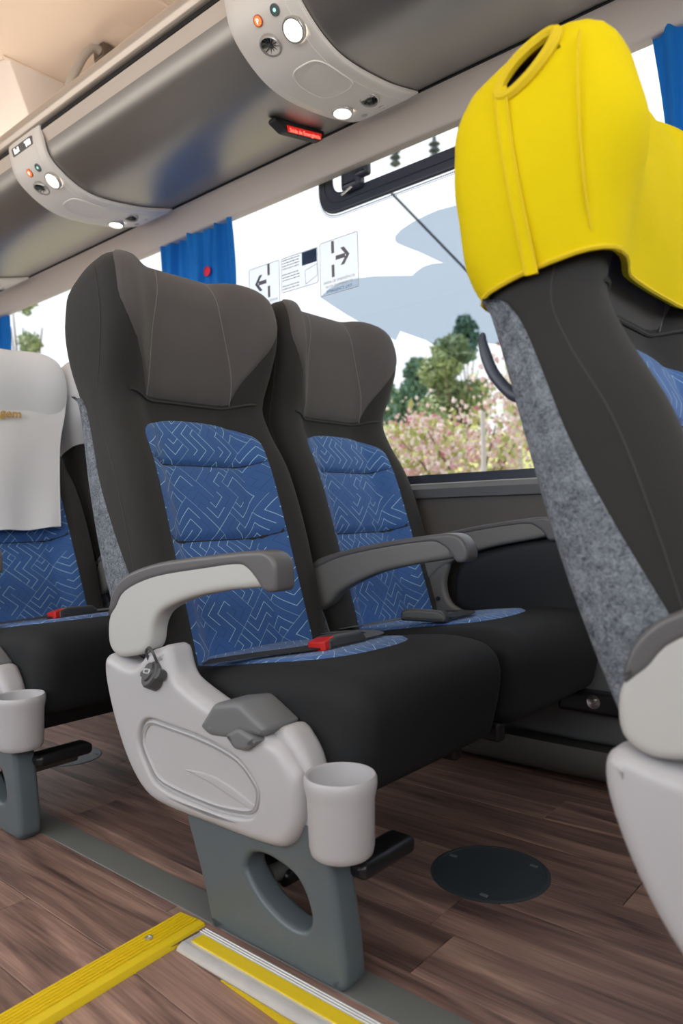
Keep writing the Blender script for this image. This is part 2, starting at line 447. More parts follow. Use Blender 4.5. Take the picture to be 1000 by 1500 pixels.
def itp(x, T):
    if x <= T[0][0]: return T[0][1]
    for i in range(len(T) - 1):
        (a, p), (b, q) = T[i], T[i + 1]
        if x <= b:
            def sl(j):
                if j <= 0 or j >= len(T) - 1: return 0 if 0 < j else (T[1][1] - T[0][1]) / (T[1][0] - T[0][0]) if j <= 0 else 0
                return (T[j + 1][1] - T[j - 1][1]) / (T[j + 1][0] - T[j - 1][0])
            t = (x - a) / (b - a); hh = b - a; m0, m1 = sl(i) * hh, sl(i + 1) * hh
            return (2*t**3-3*t*t+1)*p + (t**3-2*t*t+t)*m0 + (-2*t**3+3*t*t)*q + (t**3-t*t)*m1
    return T[-1][1]
def sms(x): x = max(0., min(1., x)); return x * x * (3 - 2 * x)

# ================================================================== STRUCTURE
XB, XF = -6.2, 1.6                     # rear and front ends of the cabin built
YW = 1.76                              # inner face of the window-side wall
def struct(o): o['kind'] = 'structure'; return o

floor = struct(MB().box(((XB - .94) / 2, .37, -.04), (-.94 - XB, 2.94, .04)).box(((XF - .94) / 2, 1.29, -.04), (XF + .94, 1.10, .04)).build('floor', 'groove'))
PW = 0.122
def plank_mesh(L, W, name='plank'):
    x, y = L / 2 - .0008, W / 2 - .0008
    b = .0005; mb = MB()
    mb.loft([[(-x, -y, -.019), (x, -y, -.019), (x, y, -.019), (-x, y, -.019)], [(-x, -y, -b), (x, -y, -b), (x, y, -b), (-x, y, -b)],
             [(-x + b, -y + b, 0), (x - b, -y + b, 0), (x - b, y - b, 0), (-x + b, y - b, 0)]])
    o = mb.build(name, 'wood', None, sharp=20); me = o.data; bpy.data.objects.remove(o); return me
PM = {}
def plank(x0, x1, y0, y1, parent, z=0.0, slope=0.0):
    key = (round(x1 - x0, 3), round(y1 - y0, 3))
    if key not in PM: PM[key] = plank_mesh(*key)
    o = bpy.data.objects.new('plank', PM[key]); COL.objects.link(o); o.parent = parent
    o.location = ((x0 + x1) / 2, (y0 + y1) / 2, z)
    if slope:
        o.rotation_euler = (0, slope, 0)
    return o
rr = random.Random(3)
for k in range(-3, 10):
    y0 = .611 + PW * k; y1 = y0 + PW
    if y0 >= YW: break
    y1 = min(y1, YW - .002)
    x = XB + rr.random() * .9
    end = XF if y0 >= .70 else -.945
    st = XB
    while st < end - .02:
        en = min(x, end); en = end if end - en < .12 else en
        if en - st > .02: plank(st, en, y0, y1, floor)
        st = en; x = en + .92
# the entrance ramp in front of the step strips, falling towards the front
SL = math.atan(0.08)
ramp = struct(empty('floor_ramp', (-.945, 0, -.005))); ramp.rotation_euler = (0, SL, 0)
MB().box((1.3, -.2, -.04), (2.6, 1.82, .036)).build('base', 'groove', ramp)
for k in range(-14, 1):
    y0 = .611 + PW * k; y1 = y0 + PW
    if k == 0: y1 = .705
    st = 0.0; x = .25 + rr.random() * .75
    if k == 0: x = .95
    if k == -1: x = .17
    while st < 2.58:
        en = min(x, 2.6); plank(st, en, y0, y1, ramp); st = en; x = en + .92
# riser board under the aluminium edge
struct(MB().box(((XF - .945) / 2, .712, -.125), (XF + .945, .012, .21)).build('trim_1', 'wood'))

ceiling = struct(MB().box(((XB + XF) / 2, .35, 2.33), (XF - XB, 3.1, .06)).build('ceiling', 'ceil'))
# a cross member of the ceiling (transverse seam band)
cb = weld(plate(MB(), rounded([(-2.067, 2.302), (-2.067, 2.288), (-1.90, 2.288), (-1.90, 2.302)], .006), -1.1, 1.8, .004).build('cross_band', 'ceil', ceiling, fix=False))
wall = struct(MB().box(((XB + XF) / 2, YW + .04, .355), (XF - XB, .08, .77)).box(((XB + XF) / 2, YW + .05, 2.06), (XF - XB, .10, .48)).build('wall_left', 'wallp'))
struct(MB().box((XF + .03, .3, .35), (.06, 3.1, 1.5)).build('wall_front', 'wallp'))  # unseen partition, added to block front light from the cushion fronts
struct(MB().box((XB - .03, .3, 1.0), (.06, 3.1, 2.6)).build('wall_back', 'cream'))
struct(MB().box(((XB + XF) / 2, -1.14, .0), (XF - XB, .06, 1.5)).box((.35, -1.14, .85), (2.5, .06, .3)).box(((XB + XF) / 2, -1.14, 2.08), (XF - XB, .06, .44)).build('wall_right', 'wallp'))  # unseen wall, its front stretch raised to shade the floor between rows
# window sill: black gasket, ribbed strip, grey ledge
plobj('sill_ledge', 'sill', wall, [(YW - .012, .705), (YW + .05, .705), (YW + .05, .742), (YW - .004, .742), (YW - .016, .73)], XB, XF, .004, axes='yz')
g = MB()
for k in range(3): g.tube([(XB, YW + .004 + k * .006, .744), (XF, YW + .004 + k * .006, .744)], .003, 6)
g.build('ribbed_strip', 'bezel', wall)
MB().box(((XB + XF) / 2, YW + .035, .758), (XF - XB, .022, .03)).build('gasket', 'frame', wall)
# moulded lower wall channel and cove seen below the window seat
plobj('lower_ledge', 'sill', wall, rounded([(YW - .05, .10), (YW, .10), (YW, .34), (YW - .02, .34), (YW - .05, .30)], .015), XB, XF, .004, axes='yz')
MB().grid([[(x, YW - .10 * math.cos(a), .0015 + .10 * (1 - math.sin(a))) for a in [math.pi / 2 * (1 - k / 6) for k in range(7)]] for x in (XB, XF)]).build('cove', 'strip', wall)

# ------------------------------------------------------------------ windows
YG = 1.80
wins = []
for i, (x0, x1) in enumerate(((-2.18, -.42), (-3.83, -2.18), (-.42, XF), (XB, -3.83))):
    wr = struct(empty('window_%d' % (i + 1), ((x0 + x1) / 2, YG, .77)))
    hw = (x1 - x0) / 2
    MB().box((0, .003, .55), (2 * hw - .006, .006, 1.10)).build('glass', 'glass', wr)
    MB().box((hw - .002, .0, .55), (.005, .012, 1.10)).build('glazing_joint', 'frame', wr)
    wins.append((wr, (x0 + x1) / 2))
W1, W1x = wins[0]
def wl(X, z): return (X - W1x, z - .77)
# hopper vent in the main window: frame with a rounded corner, clear opening, latch, dotted frit
def vpoly(x0, x1, z0, z1, r):
    c = [wl(x0, z1), wl(x0, z0), wl(x1, z0), wl(x1, z1)]
    return rounded(c, r, 8)
vo = vpoly(-1.592, -.74, 1.632, 1.95, .085); vi = vpoly(-1.536, -.80, 1.693, 1.89, .05)
vf = plobj('vent_frame', 'frame', W1, vo, -.015, -.001, .006, holes=[vi])
vm_ = vpoly(-1.566, -.77, 1.662, 1.92, .07)
MB().tube([(a, -.0145, b) for a, b in vm_] + [(vm_[0][0], -.0145, vm_[0][1])], .004, 6).build('seal', 'frame', vf)
lx, lz = wl(-1.435, 1.712)
lt = rbox('vent_latch', 'frame', W1, (lx, -.028, lz), (.075, .04, .075), .014)
rbox('latch_grip', 'frame', lt, (lx + .045, -.034, lz + .014), (.05, .03, .05), .010)
MB().tube([(lx - .045, -.030, lz - .04), (lx + .01, -.046, lz - .034)], .004, 6).build('chrome_pin', 'chrome', lt)
fd = MB()
fo = vpoly(-1.5965, -.735, 1.6275, 1.95, .09)
def along(P, step):
    out = []; acc = 0
    for a, b in zip(P, P[1:]):
        d = math.hypot(b[0] - a[0], b[1] - a[1]); t = step - acc
        while t <= d:
            out.append((a[0] + (b[0] - a[0]) * t / d, a[1] + (b[1] - a[1]) * t / d)); t += step
        acc = (acc + d) % step
    return out
for off, rad in ((0, .0026), (-.0055, .0018)):
    for a, b in along(inset(fo, off), .0062):
        if b < 1.93 - .77:
            fd.add([(a + rad * math.cos(q), -.0015, b + rad * math.sin(q)) for q in [math.pi * k / 3 for k in range(6)]], [(0, 1, 2, 3, 4, 5)])
fdo = fd.build('frit_dots', 'frit', W1, fix=False); fdo['kind'] = 'stuff'
# tinted film graphic on the glass (a leaping swoosh)
FP = [(-1.303, 1.506), (-1.282, 1.519), (-1.24, 1.530), (-1.19, 1.537), (-1.148, 1.540), (-1.071, 1.535), (-.90, 1.52), (-.74, 1.50), (-.74, 1.10), (-.95, 1.115), (-1.028, 1.137),
      (-1.050, 1.098), (-1.059, 1.084), (-1.069, 1.081), (-1.082, 1.086), (-1.201, 1.172), (-1.294, 1.216), (-1.312, 1.191), (-1.42, 1.253), (-1.517, 1.316), (-1.615, 1.386),
      (-1.575, 1.406), (-1.527, 1.415), (-1.46, 1.413), (-1.389, 1.403), (-1.31, 1.386), (-1.245, 1.372), (-1.230, 1.380), (-1.206, 1.389), (-1.175, 1.390), (-1.137, 1.384), (-1.215, 1.435), (-1.262, 1.462), (-1.298, 1.484), (-1.305, 1.495)]
FPl = [wl(a, b) for a, b in FP]
o = MB(); o.add([(a, .0095, b) for a, b in FPl], [tuple(t) for t in tessellate_polygon([[Vector((a, b, 0)) for a, b in FPl]])])
tag(o.build('tinted_film', 'film', W1, fix=False), 'blue grey tinted film graphic on the outside of the pane')
# emergency stickers on the inside of the pane
SX = Matrix.Rotation(math.pi / 2, 4, 'X')
def flat(mb, P, y=-.0035):
    L = [wl(*q) for q in P]
    mb.add([(a, y, b) for a, b in L], [tuple(t) for t in tessellate_polygon([[Vector((a, b, 0)) for a, b in L]])]); return mb
def outline(mb, x0, x1, z0, z1, r=.008, t=.0011, y=-.0032):
    P = rounded([wl(x0, z0), wl(x1, z0), wl(x1, z1), wl(x0, z1)], r, 4)
    Q = inset(P, t * 2)
    mb.grid([[(a, y, b) for a, b in P], [(a, y, b) for a, b in Q]], close_u=True); return mb
def sticker(x0, x1, z0, z1):
    st = MB(); L = rounded([wl(x0, z0), wl(x1, z0), wl(x1, z1), wl(x0, z1)], .008, 4)
    st.add([(a, -.0022, b) for a, b in L], [tuple(range(len(L)))])
    o = st.build('sticker', 'sticker', W1, fix=False)
    outline(MB(), x0, x1, z0, z1).build('border', 'prt2', o, fix=False); return o
def exit_sticker(x0, x1, z0, z1, zl, d, label):
    o = sticker(x0, x1, z0, z1); tag(o, label)
    mb = MB(); xm = (x0 + x1) / 2; xd = xm - d * .024
    flat(mb, [(xd - .006, zl + .077), (xd + .006, zl + .077), (xd + .006, zl + .117), (xd - .006, zl + .117)])
    flat(mb, [(xd - .006, zl + .0), (xd + .006, zl + .0), (xd + .006, zl + .040), (xd - .006, zl + .040)])
    ax = xd + d * .012
    for P in ([(ax, zl + .052), (ax + d * .040, zl + .052), (ax + d * .040, zl + .066), (ax, zl + .066)],
              [(ax + d * .020, zl + .087), (ax + d * .036, zl + .087), (ax + d * .058, zl + .059), (ax + d * .044, zl + .059)],
              [(ax + d * .020, zl + .031), (ax + d * .036, zl + .031), (ax + d * .058, zl + .059), (ax + d * .044, zl + .059)]):
        flat(mb, P)
    mb.build('arrow', 'prt', o, fix=False)
    for ln, (body, size, dz) in enumerate((('SA\u00cdDA DE EMERG\u00caNCIA', .0125, -.013), ('SALIDA DE EMERGENCIA', .0105, -.027), ('EMERGENCY EXIT', .0135, -.043))):
        a, b = wl(xm, zl + dz)
        text('lettering', body, size, 'bluep' if ln == 2 else 'prt2', o, Matrix.Translation((a, -.0034, b)) @ SX, extrude=.0002)
    return o
exit_sticker(-1.603, -1.440, 1.380, 1.556, 1.434, 1, 'exit sticker whose arrow points right')
exit_sticker(-1.946, -1.790, 1.375, 1.551, 1.432, -1, 'exit sticker whose arrow points left')
o = sticker(-1.782, -1.610, 1.431, 1.550); tag(o, 'instruction sticker of small text lines and two drawings')
mb = MB(); rt = random.Random(5)
for k in range(11):
    z = 1.541 - k * .0098
    if k in (4, 8): continue
    x = -1.776
    while x < -1.700:
        L = .004 + rt.random() * .010; flat(mb, [(x, z - .0018), (min(x + L, -1.695), z - .0018), (min(x + L, -1.695), z + .0018), (x, z + .0018)]); x += L + .0025
mb.build('text_lines', 'prt2', o, fix=False)
mb = MB(); flat(mb, [(-1.683, 1.503), (-1.615, 1.503), (-1.615, 1.547), (-1.683, 1.547)]); mb.build('picture', 'navy', o, fix=False)
mb = MB(); L = [(-1.676, 1.504), (-1.632, 1.503), (-1.620, 1.512), (-1.618, 1.535), (-1.630, 1.546), (-1.664, 1.546), (-1.672, 1.53)]
flat(mb, L, -.0038); mb.build('picture_hand', 'sticker', o, fix=False)
mb = MB(); P = [wl(a, b) for a, b in [(-1.668, 1.438), (-1.615, 1.456), (-1.615, 1.496), (-1.671, 1.484)]]
mb.grid([[(a, -.0034, b) for a, b in P], [(a, -.0034, b) for a, b in inset(P, .0014)]], close_u=True); mb.build('picture_door', 'prt', o, fix=False)

# ------------------------------------------------------------------ curtains
def curtain(x0, x1, xb0, xb1, label, seed, dot=False):
    """gathered drape from x0..x1 at the rail to xb0..xb1 at the sill"""
    r = random.Random(seed); root = empty('curtain', ((x0 + x1) / 2, 1.735, .80), label, 'curtain', 'blue window curtains')
    ph = [r.random() * 6 for _ in range(4)]; n = 90; rows = 26; H = .955
    P = []
    def fold(u, t): return .011 * math.sin(u * 21 + ph[0] + 1.2 * math.sin(u * 7 + ph[1])) + .010 * math.sin(u * 43 + ph[2] + 1.8 * math.sin(t * 2.2 + u * 5)) * (1 - .4 * t) + .004 * math.sin(u * 90 + ph[3])
    def pt(u, t):
        a = x0 + (x1 - x0) * u; b = xb0 + (xb1 - xb0) * u; k = sms(t * 1.15)
        return Vector(((a * (1 - k) + b * k) - (x0 + x1) / 2 + .01 * math.sin(t * 9 + u * 12), fold(u, t), H * (1 - t)))
    P = [[pt(j / n, i / rows) for j in range(n + 1)] for i in range(rows + 1)]
    Q = [[p + Vector((0, .0016, 0)) for p in row] for row in P]
    mb = MB(); mb.grid(P); mb.grid(Q); mb.build('drape', 'curtain', root, sharp=80, fix=False)
    MB().tube([(x0 - (x0 + x1) / 2, 0, H + .002), (x1 - (x0 + x1) / 2, 0, H + .002)], .008, 8).build('curtain_rail', 'frame', root)
    if dot:
        m = MB(); c = pt(.68, .20); m.lathe([(.0001, 0), (.018, 0), (.0185, .004)], Matrix.Translation(c + Vector((0, -.006, 0))) @ Matrix.Rotation(math.pi / 2, 4, 'X'), 20); m.build('printed_dot', 'curtred', root)
    return root
curtain(-2.39, -1.945, -2.34, -1.95, 'gathered blue curtain with a red dot, behind the dark headrests', 4, True)
curtain(-.525, -.02, -.43, -.12, 'blue curtain at the right edge behind the yellow cover', 9)
curtain(-4.15, -3.69, -4.08, -3.70, 'blue curtain at the left edge above the white cover', 13)

# ================================================================== LUGGAGE RACK
RK = [(1.138, 1.905), (1.147, 1.870), (1.178, 1.795), (1.298, 1.735), (1.477, 1.746), (1.638, 1.787)]
RC = crs(RK, 12, False)
RL = [0.0]
for a, b in zip(RC, RC[1:]): RL.append(RL[-1] + math.hypot(a[0] - b[0], a[1] - b[1]))
def rc(s):
    s = max(0, min(RL[-1], s))
    for i in range(len(RC) - 1):
        if s <= RL[i + 1]:
            k = (s - RL[i]) / (RL[i + 1] - RL[i]); a, b = RC[i], RC[i + 1]
            return Vector((a[0] + (b[0] - a[0]) * k, a[1] + (b[1] - a[1]) * k))
def rframe(X, s, n=0.0):
    """X along the bus, T along the underside from aisle to window, N out of the underside"""
    p = rc(s); t = (rc(min(s + .008, RL[-1])) - rc(max(s - .008, 0))).normalized()
    T = Vector((0, t.x, t.y)); N = Vector((0, t.y, -t.x))
    pos = Vector((X, p.x, p.y)) + N * n
    return Matrix(((1, T.x, N.x, pos.x), (0, T.y, N.y, pos.y), (0, T.z, N.z, pos.z), (0, 0, 0, 1)))
rack = empty('luggage_rack', (-2.3, 1.4, 1.70), 'overhead luggage rack with grey underside and cream rail along the window wall', 'luggage rack')
def rl(v): return Vector(v) - Vector((-2.3, 1.4, 1.70))
CZ = [s for s in [RL[-1] * k / 30 for k in range(31)]]
for x0, x1 in ((-1.17, XF), (-2.245, -1.17), (-3.32, -2.245), (-4.395, -3.32), (XB, -4.395)):
    P = [[rl(rframe(x, s, 0) @ Vector((0, 0, -.004))) for s in CZ if s > .045] for x in (x0 + .002, x1 - .002)]
    Q = [[rl(rframe(x, s, 0) @ Vector((0, 0, -.012))) for s in CZ if s > .045] for x in (x0 + .002, x1 - .002)]
    loop = lambda A, B: list(A) + list(reversed(B))
    MB().loft([loop(P[0], Q[0]), loop(P[1], Q[1])]).build('underside_panel', 'rack', rack, sharp=50)
def extr(name, mat, P, r=.003):
    return plobj(name, mat, rack, [(y - 1.4, z - 1.70) for y, z in P], XB + 2.3, XF + 2.3, r, axes='yz')
extr('lower_lip', 'cream', rounded([(1.141, 1.893), (1.163, 1.850), (1.19, 1.80), (1.20, 1.83), (1.17, 1.90)], .004))
extr('gasket', 'groove', [(1.142, 1.884), (1.16, 1.884), (1.16, 1.905), (1.142, 1.905)], .002)
extr('rail', 'railm', rounded([(1.131, 1.896), (1.120, 1.915), (1.120, 1.935), (1.128, 1.941), (1.15, 1.941), (1.15, 1.896)], .006), .002)
extr('beam', 'beam', rounded([(1.638, 1.788), (1.650, 1.784), (1.716, 1.725), (1.722, 1.722), (1.755, 1.722), (1.755, 1.83), (1.64, 1.83)], .005))
extr('shelf', 'cream', [(1.16, 1.905), (1.758, 1.85), (1.758, 1.86), (1.16, 1.915)], .002)
extr('beam_gasket', 'groove', [(1.636, 1.787), (1.639, 1.785), (1.639, 1.80), (1.636, 1.80)], .001)

def service_panel(xr, label, full=True):
    """moulded passenger service unit under the rack; xr is its front edge"""
    root = empty('service_panel', (xr, 1.4, 1.72), label, 'service panel', 'service panels under the rack')
    O = Vector((xr, 1.4, 1.72)); W = .205
    def G(x, s, n): return rframe(xr + x, s, 0) @ Vector((0, 0, n)) - O
    ss = [.006 + (RL[-1] - .010) * k / 36 for k in range(37)]
    def ew(s):   # slight bow of the two long edges
        k = s / RL[-1]; return .004 * math.sin(k * math.pi)
    rows = []
    for i, s in enumerate(ss):
        e = ew(s); x0, x1 = -W - e, e
        prof = [(x0, -.002), (x0, .006), (x0 + .004, .010), (x0 + .018, .011), (x0 + .030, .0135)] + [(x0 + .03 + (x1 - x0 - .06) * k / 6, .0145) for k in range(7)] + [(x1 - .030, .0135), (x1 - .018, .011), (x1 - .004, .010), (x1, .006), (x1, -.002)]
        q = min(1, i / 2.0, (len(ss) - 1 - i) / 2.0); rows.append([G(x, s, n * (.35 + .65 * q) if n > 0 else n) for x, n in prof])
    mb = MB().loft(rows); mb.build('housing', 'service', root, sharp=60)
    TF = .0148
    def place(x, s, n=TF): m = rframe(xr + x, s, n); return Matrix.Translation(-O) @ m
    # speaker cover: rounded soft-square field with a raised rim
    def field(r0, n): return [(.054 * r0 * (abs(math.cos(a)) ** .62) * (1 if math.cos(a) > 0 else -1), .068 * r0 * (abs(math.sin(a)) ** .62) * (1 if math.sin(a) > 0 else -1), n) for a in [2 * math.pi * k / 40 for k in range(40)]]
    def wrap(x, s, P): return [G(x + p[0], s + p[1], p[2]) for p in P]
    sp = MB().loft([wrap(-.080, .300, field(1.05, TF - .001)), wrap(-.080, .300, field(1.03, TF + .0022)), wrap(-.080, .300, field(.99, TF + .0022)), wrap(-.080, .300, field(.965, TF + .0004))], False, True)
    sp.build('speaker_cover', 'service', root, sharp=25)
    for x, s, tl in ((-.040, .158, .12), (-.150, .452, .25)):
        m = place(x, s) @ Matrix.Rotation(tl, 4, 'X')
        lm = MB().lathe([(.029, -.004), (.029, .004), (.027, .007), (.0235, .007), (.022, .003)], m, 28).build('reading_lamp', 'bezel', root)
        MB().lathe([(.0225, .0030), (.017, .0055), (.009, .0066), (.0001, .007)], m, 28).build('lens', 'lamp', lm)
    for x, s, tl in ((-.118, .160, -.22), (-.062, .456, .30)):
        m = place(x, s) @ Matrix.Rotation(tl, 4, 'X')
        vb = MB().lathe([(.027, -.004), (.027, .003), (.025, .006), (.0225, .005), (.021, -.004)], m, 28).build('air_vent', 'bezel', root)
        MB().lathe([(.0215, -.004), (.014, -.006), (.0001, -.007)], m, 24).build('vent_well', 'groove', vb)
        MB().lathe([(.006, -.006), (.006, .003), (.004, .0045), (.0001, .0048)], m, 14).build('hub', 'vent', vb)
        fn = MB()
        for k in range(11):
            a = 2 * math.pi * k / 11; rm = m @ Matrix.Rotation(a, 4, 'Z') @ Matrix.Rotation(.5, 4, 'X')
            fn.box((.0130, 0, -.0005), (.016, .0016, .0065), rm)
        fn.build('fins', 'vent', vb)
    def button(x, s, r, mat, name): return MB().lathe([(r, -.002), (r, .0015), (r * .82, .0022), (r * .8, .0012), (.0001, .0014)], place(x, s), 22).build(name, mat, root, sharp=25)
    ob = button(-.114, .110, .0125, 'orange', 'call_button'); MB().lathe([(.0098, .0014), (.0098, .0019), (.0001, .0021)], place(-.114, .110), 20).build('lit_face', 'led', ob)
    # seat symbol on the call button
    sy = MB(); pm = place(-.114, .110, TF + .0022)
    sy.tube([pm @ Vector(q) for q in ((-.003, .006, 0), (-.003, -.005, 0))], .0007, 4); sy.tube([pm @ Vector((-.003 + .0055 * math.sin(a), -.005 + .0032 - .0032 * math.cos(a), 0)) for a in [math.pi * k / 6 for k in range(7)]], .0007, 4)
    sy.build('symbol', 'icon', ob)
    gb = button(-.060, .110, .0125, 'slate', 'light_button'); MB().lathe([(.004, .0014), (.004, .0024), (.0001, .0026)], place(-.060, .110), 12).build('lit_face', 'ledg', gb)
    button(-.140, .535, .0085, 'bezel', 'socket_ring'); button(-.080, .537, .0095, 'service', 'sensor_cap')
    # sign window with lit symbols at the aisle end
    dm = place(-.105, .038, .0125)
    P = rounded([(-.066, -.013), (.066, -.013), (.066, .013), (-.066, .013)], .006)
    db = plate(MB(), P, -.004, .004, .002, axes='xy'); db.v = [tuple(dm @ Vector(p)) for p in db.v]
    dp = weld(db.build('sign_window', 'pad', root, fix=False))
    for bx, by, ww, hh in ((-.046, 0, .008, .016), (-.034, .003, .006, .010), (-.024, 0, .007, .014), (.026, -.005, .012, .004), (.028, .003, .004, .012), (.040, 0, .007, .016), (.051, .001, .007, .015)):
        MB().box((bx, by, .0046), (ww, hh, .001), dm).build('lit_symbol', 'icon', dp)
    return root
SP = [(-1.092, 'nearest service panel under the rack, cut by the top edge'), (-2.168, 'smaller service panel under the rack, above the dark headrests'), (-3.245, 'service panel just showing at the far left edge under the rack')]
for x, l in SP:
    service_panel(x, l)
    for dx, s in ((-.040, .158), (-.150, .452)):      # the lit reading lamps
        ld = bpy.data.lights.new('reading_lamp_light', 'SPOT'); ld.energy = 1.6; ld.color = (1, .86, .68); ld.spot_size = 2.4; ld.spot_blend = .8; ld.shadow_soft_size = .02
        lo = bpy.data.objects.new('reading_lamp_light', ld); COL.objects.link(lo)
        m = rframe(x + dx, s, .032); lo.location = m.translation
        lo.rotation_euler = (-(m.to_3x3() @ Vector((0, 0, 1)))).to_track_quat('Z', 'Y').to_euler()
# red exit sign hanging under the rack
xs = -1.405
sg = empty('exit_sign', (xs, 1.5, 1.74), 'small black wedge with red lit exit lettering under the rack', 'exit sign')
def sgp(v, x=0): p = Vector(v); return (p[0], p[1])
a0, a1 = .330, .575
def rr2(s, n): p = rframe(xs, s, n).translation; return (p.y - 1.5, p.z - 1.74)
Pq = [rr2(.350, -.001), rr2(.347, .010), rr2(.385, .029), rr2(.532, .029), rr2(.552, .019), rr2(.555, -.001)]
plobj('housing', 'groove', sg, rounded(Pq, .007), -.014, .014, .006, axes='yz')
Lq = rounded([rr2(.392, .010), rr2(.396, .027), rr2(.530, .027), rr2(.538, .010)], .003)
ef = plobj('lit_face', 'exitr', sg, Lq, .012, .0155, .0015, axes='yz')
mid = rframe(xs, .464, .0185); T = mid.to_3x3() @ Vector((0, 1, 0)); Nn = mid.to_3x3() @ Vector((0, 0, 1))
tm = Matrix(((0, 0, 1, .0158), (T.y, -Nn.y, 0, mid.translation.y - 1.5), (T.z, -Nn.z, 0, mid.translation.z - 1.74), (0, 0, 0, 1)))
text('lettering', 'Sa\u00edda de Emerg\u00eancia', .0155, 'exitt', ef, tm, extrude=.0003)

# ceiling fittings seen over the rail
dct = empty('ceiling_duct', (-2.53, 1.0, 2.30), 'white box fitting between ceiling and rack at top left', 'ceiling duct')
Pd = [(.218, -.002), (.288, -.182), (.350, -.384), (.74, -.384), (.74, -.002)]
plobj('body', 'duct', dct, Pd, -.7, 0, .006, axes='yz')
MB().loft([[(-.010, .219, -.002), (-.010, .289, -.182), (-.010, .345, -.384), (-.62, .20, -.384), (-.62, .10, -.182), (-.62, .02, -.002)], [(-.03, .24, -.002), (-.03, .30, -.182), (-.03, .36, -.384), (-.64, .22, -.384), (-.64, .12, -.182), (-.64, .04, -.002)]]).build('side_cover', 'duct', dct)
MB().tube([(-.004, .20, -.005), (-.004, .74, -.005)], .006, 6).build('trim_bead', 'ceil', dct)
gh = empty('grab_handle', (-2.225, 1.36, 2.285), 'bent grey grab handle under the ceiling beyond the rack rail', 'grab handle')
MB().tube(crs([(0, .105, -.023), (0, .053, -.015), (0, .006, -.018), (0, -.026, -.053), (0, -.056, -.111), (0, -.088, -.193), (0, -.095, -.30), (0, -.092, -.384)], 6, False), .0145, 12).build('tube', 'hand', gh)
rbox('bracket', 'brown', gh, (-.01, .064, -.014), (.06, .07, .05), .006)

# ================================================================== SEATS
# backrest coordinates: a across, h up along the reclined back, d forward of the padded face
UX, UZ, FX, FZ, OZ = -.3123, .95, .95, .3123, .360
def bp(a, h, d): return Vector((h * UX + d * FX, a, OZ + h * UZ + d * FZ))
HB = [(-.06, .040), (0, .048), (.15, .058), (.30, .064), (.42, .060), (.52, .040), (.585, .040), (.65, .085), (.72, .128), (.79, .140), (.88, .128)]   # side bolsters and wings
HC = [(-.06, 0), (.0, 0), (.50, 0), (.575, -.004), (.62, .022), (.68, .048), (.75, .070), (.82, .088), (.88, .085)]                             # middle of the face
HR = [(-.06, -.072), (.05, -.088), (.25, -.098), (.45, -.094), (.60, -.090), (.68, -.088), (.75, -.074), (.81, -.052), (.88, -.035)]             # rear
HW = [(-.06, .212), (.05, .222), (.25, .229), (.42, .226), (.53, .218), (.60, .216), (.68, .226), (.75, .231), (.82, .226), (.88, .215)]        # half width
H1, HT = .800, .874
def dims(h, off=0, tent=0, sq=.8):
    """half width, bolster, centre, rear depth at h; above H1 the head closes in a rounded crown"""
    if h <= H1: c, th = 1, 0
    else:
        q = min(1, (h - H1) / (HT - H1 + off)); c = math.sqrt(max(0, 1 - q * q))
    hh = min(h, H1 + (h - H1) * .6)
    w_, b, m, r = itp(hh, HW), itp(hh, HB), itp(hh, HC), itp(hh, HR)
    mid = .045
    b, m, r = [mid + (v - mid) * (.10 + .90 * c ** sq) if h > H1 else v for v in (b, m, r)]
    w_ = w_ - (.062 if sq > .6 else .05) * (1 - c)
    m = m + tent * (b - m)
    return w_ + off, b + off, m + off, r - off
def section(h, off=0, tent=0, nf=18):
    w_, b, m, r = dims(h, off, tent, .45 if tent == .55 else .8); th = b - r
    rf = min(.036 + off, th * .45); rr_ = min(.030 + off, th * .4)
    pts = []
    for k in range(nf + 1):
        s = -1 + 2 * k / nf
        a = s * (w_ - rf); pts.append((a, m + (b - m) * sms((abs(s) - .50) / .44)))
    for k in range(1, 6):
        t = math.pi / 2 * k / 5; pts.append((w_ - rf + rf * math.sin(t), b - rf + rf * math.cos(t)))
    for k in range(1, 5):
        t = k / 5; pts.append((w_ + .004 * math.sin(math.pi * t), b - rf + (r + rr_ - b + rf) * t))
    for k in range(0, 5):
        t = math.pi / 2 * k / 4; pts.append((w_ - rr_ + rr_ * math.cos(t), r + rr_ - rr_ * math.sin(t)))
    for k in range(1, 8):
        s = 1 - 2 * k / 8; pts.append((s * (w_ - rr_), r - .004 * (1 - s * s)))
    for k in range(0, 5):
        t = math.pi / 2 * k / 4; pts.append((-w_ + rr_ - rr_ * math.sin(t), r + rr_ - rr_ * math.cos(t)))
    for k in range(1, 5):
        t = 1 - k / 5; pts.append((-w_ - .004 * math.sin(math.pi * t), b - rf + (r + rr_ - b + rf) * t))
    for k in range(0, 5):
        t = math.pi / 2 * (1 - k / 5); pts.append((-(w_ - rf) - rf * math.sin(t), b - rf + rf * math.cos(t)))
    return pts
def crown(h0, n, ht):
    return [h0 + (ht - h0) * math.sin(math.pi / 2 * k / n) for k in range(1, n + 1)]
def front(h, s, off=0):
    """point on the front face; |s|<=1 is the face, up to 1.35 runs round the corner"""
    w_, b, m, r = dims(h); th = b - r; rf = min(.036, th * .45)
    if abs(s) <= 1: return bp(s * (w_ - rf), h, m + (b - m) * sms((abs(s) - .50) / .44))
    t = min(1, (abs(s) - 1) / .35) * math.pi / 2
    return bp((1 if s > 0 else -1) * (w_ - rf + rf * math.sin(t)), h, b - rf + rf * math.cos(t))
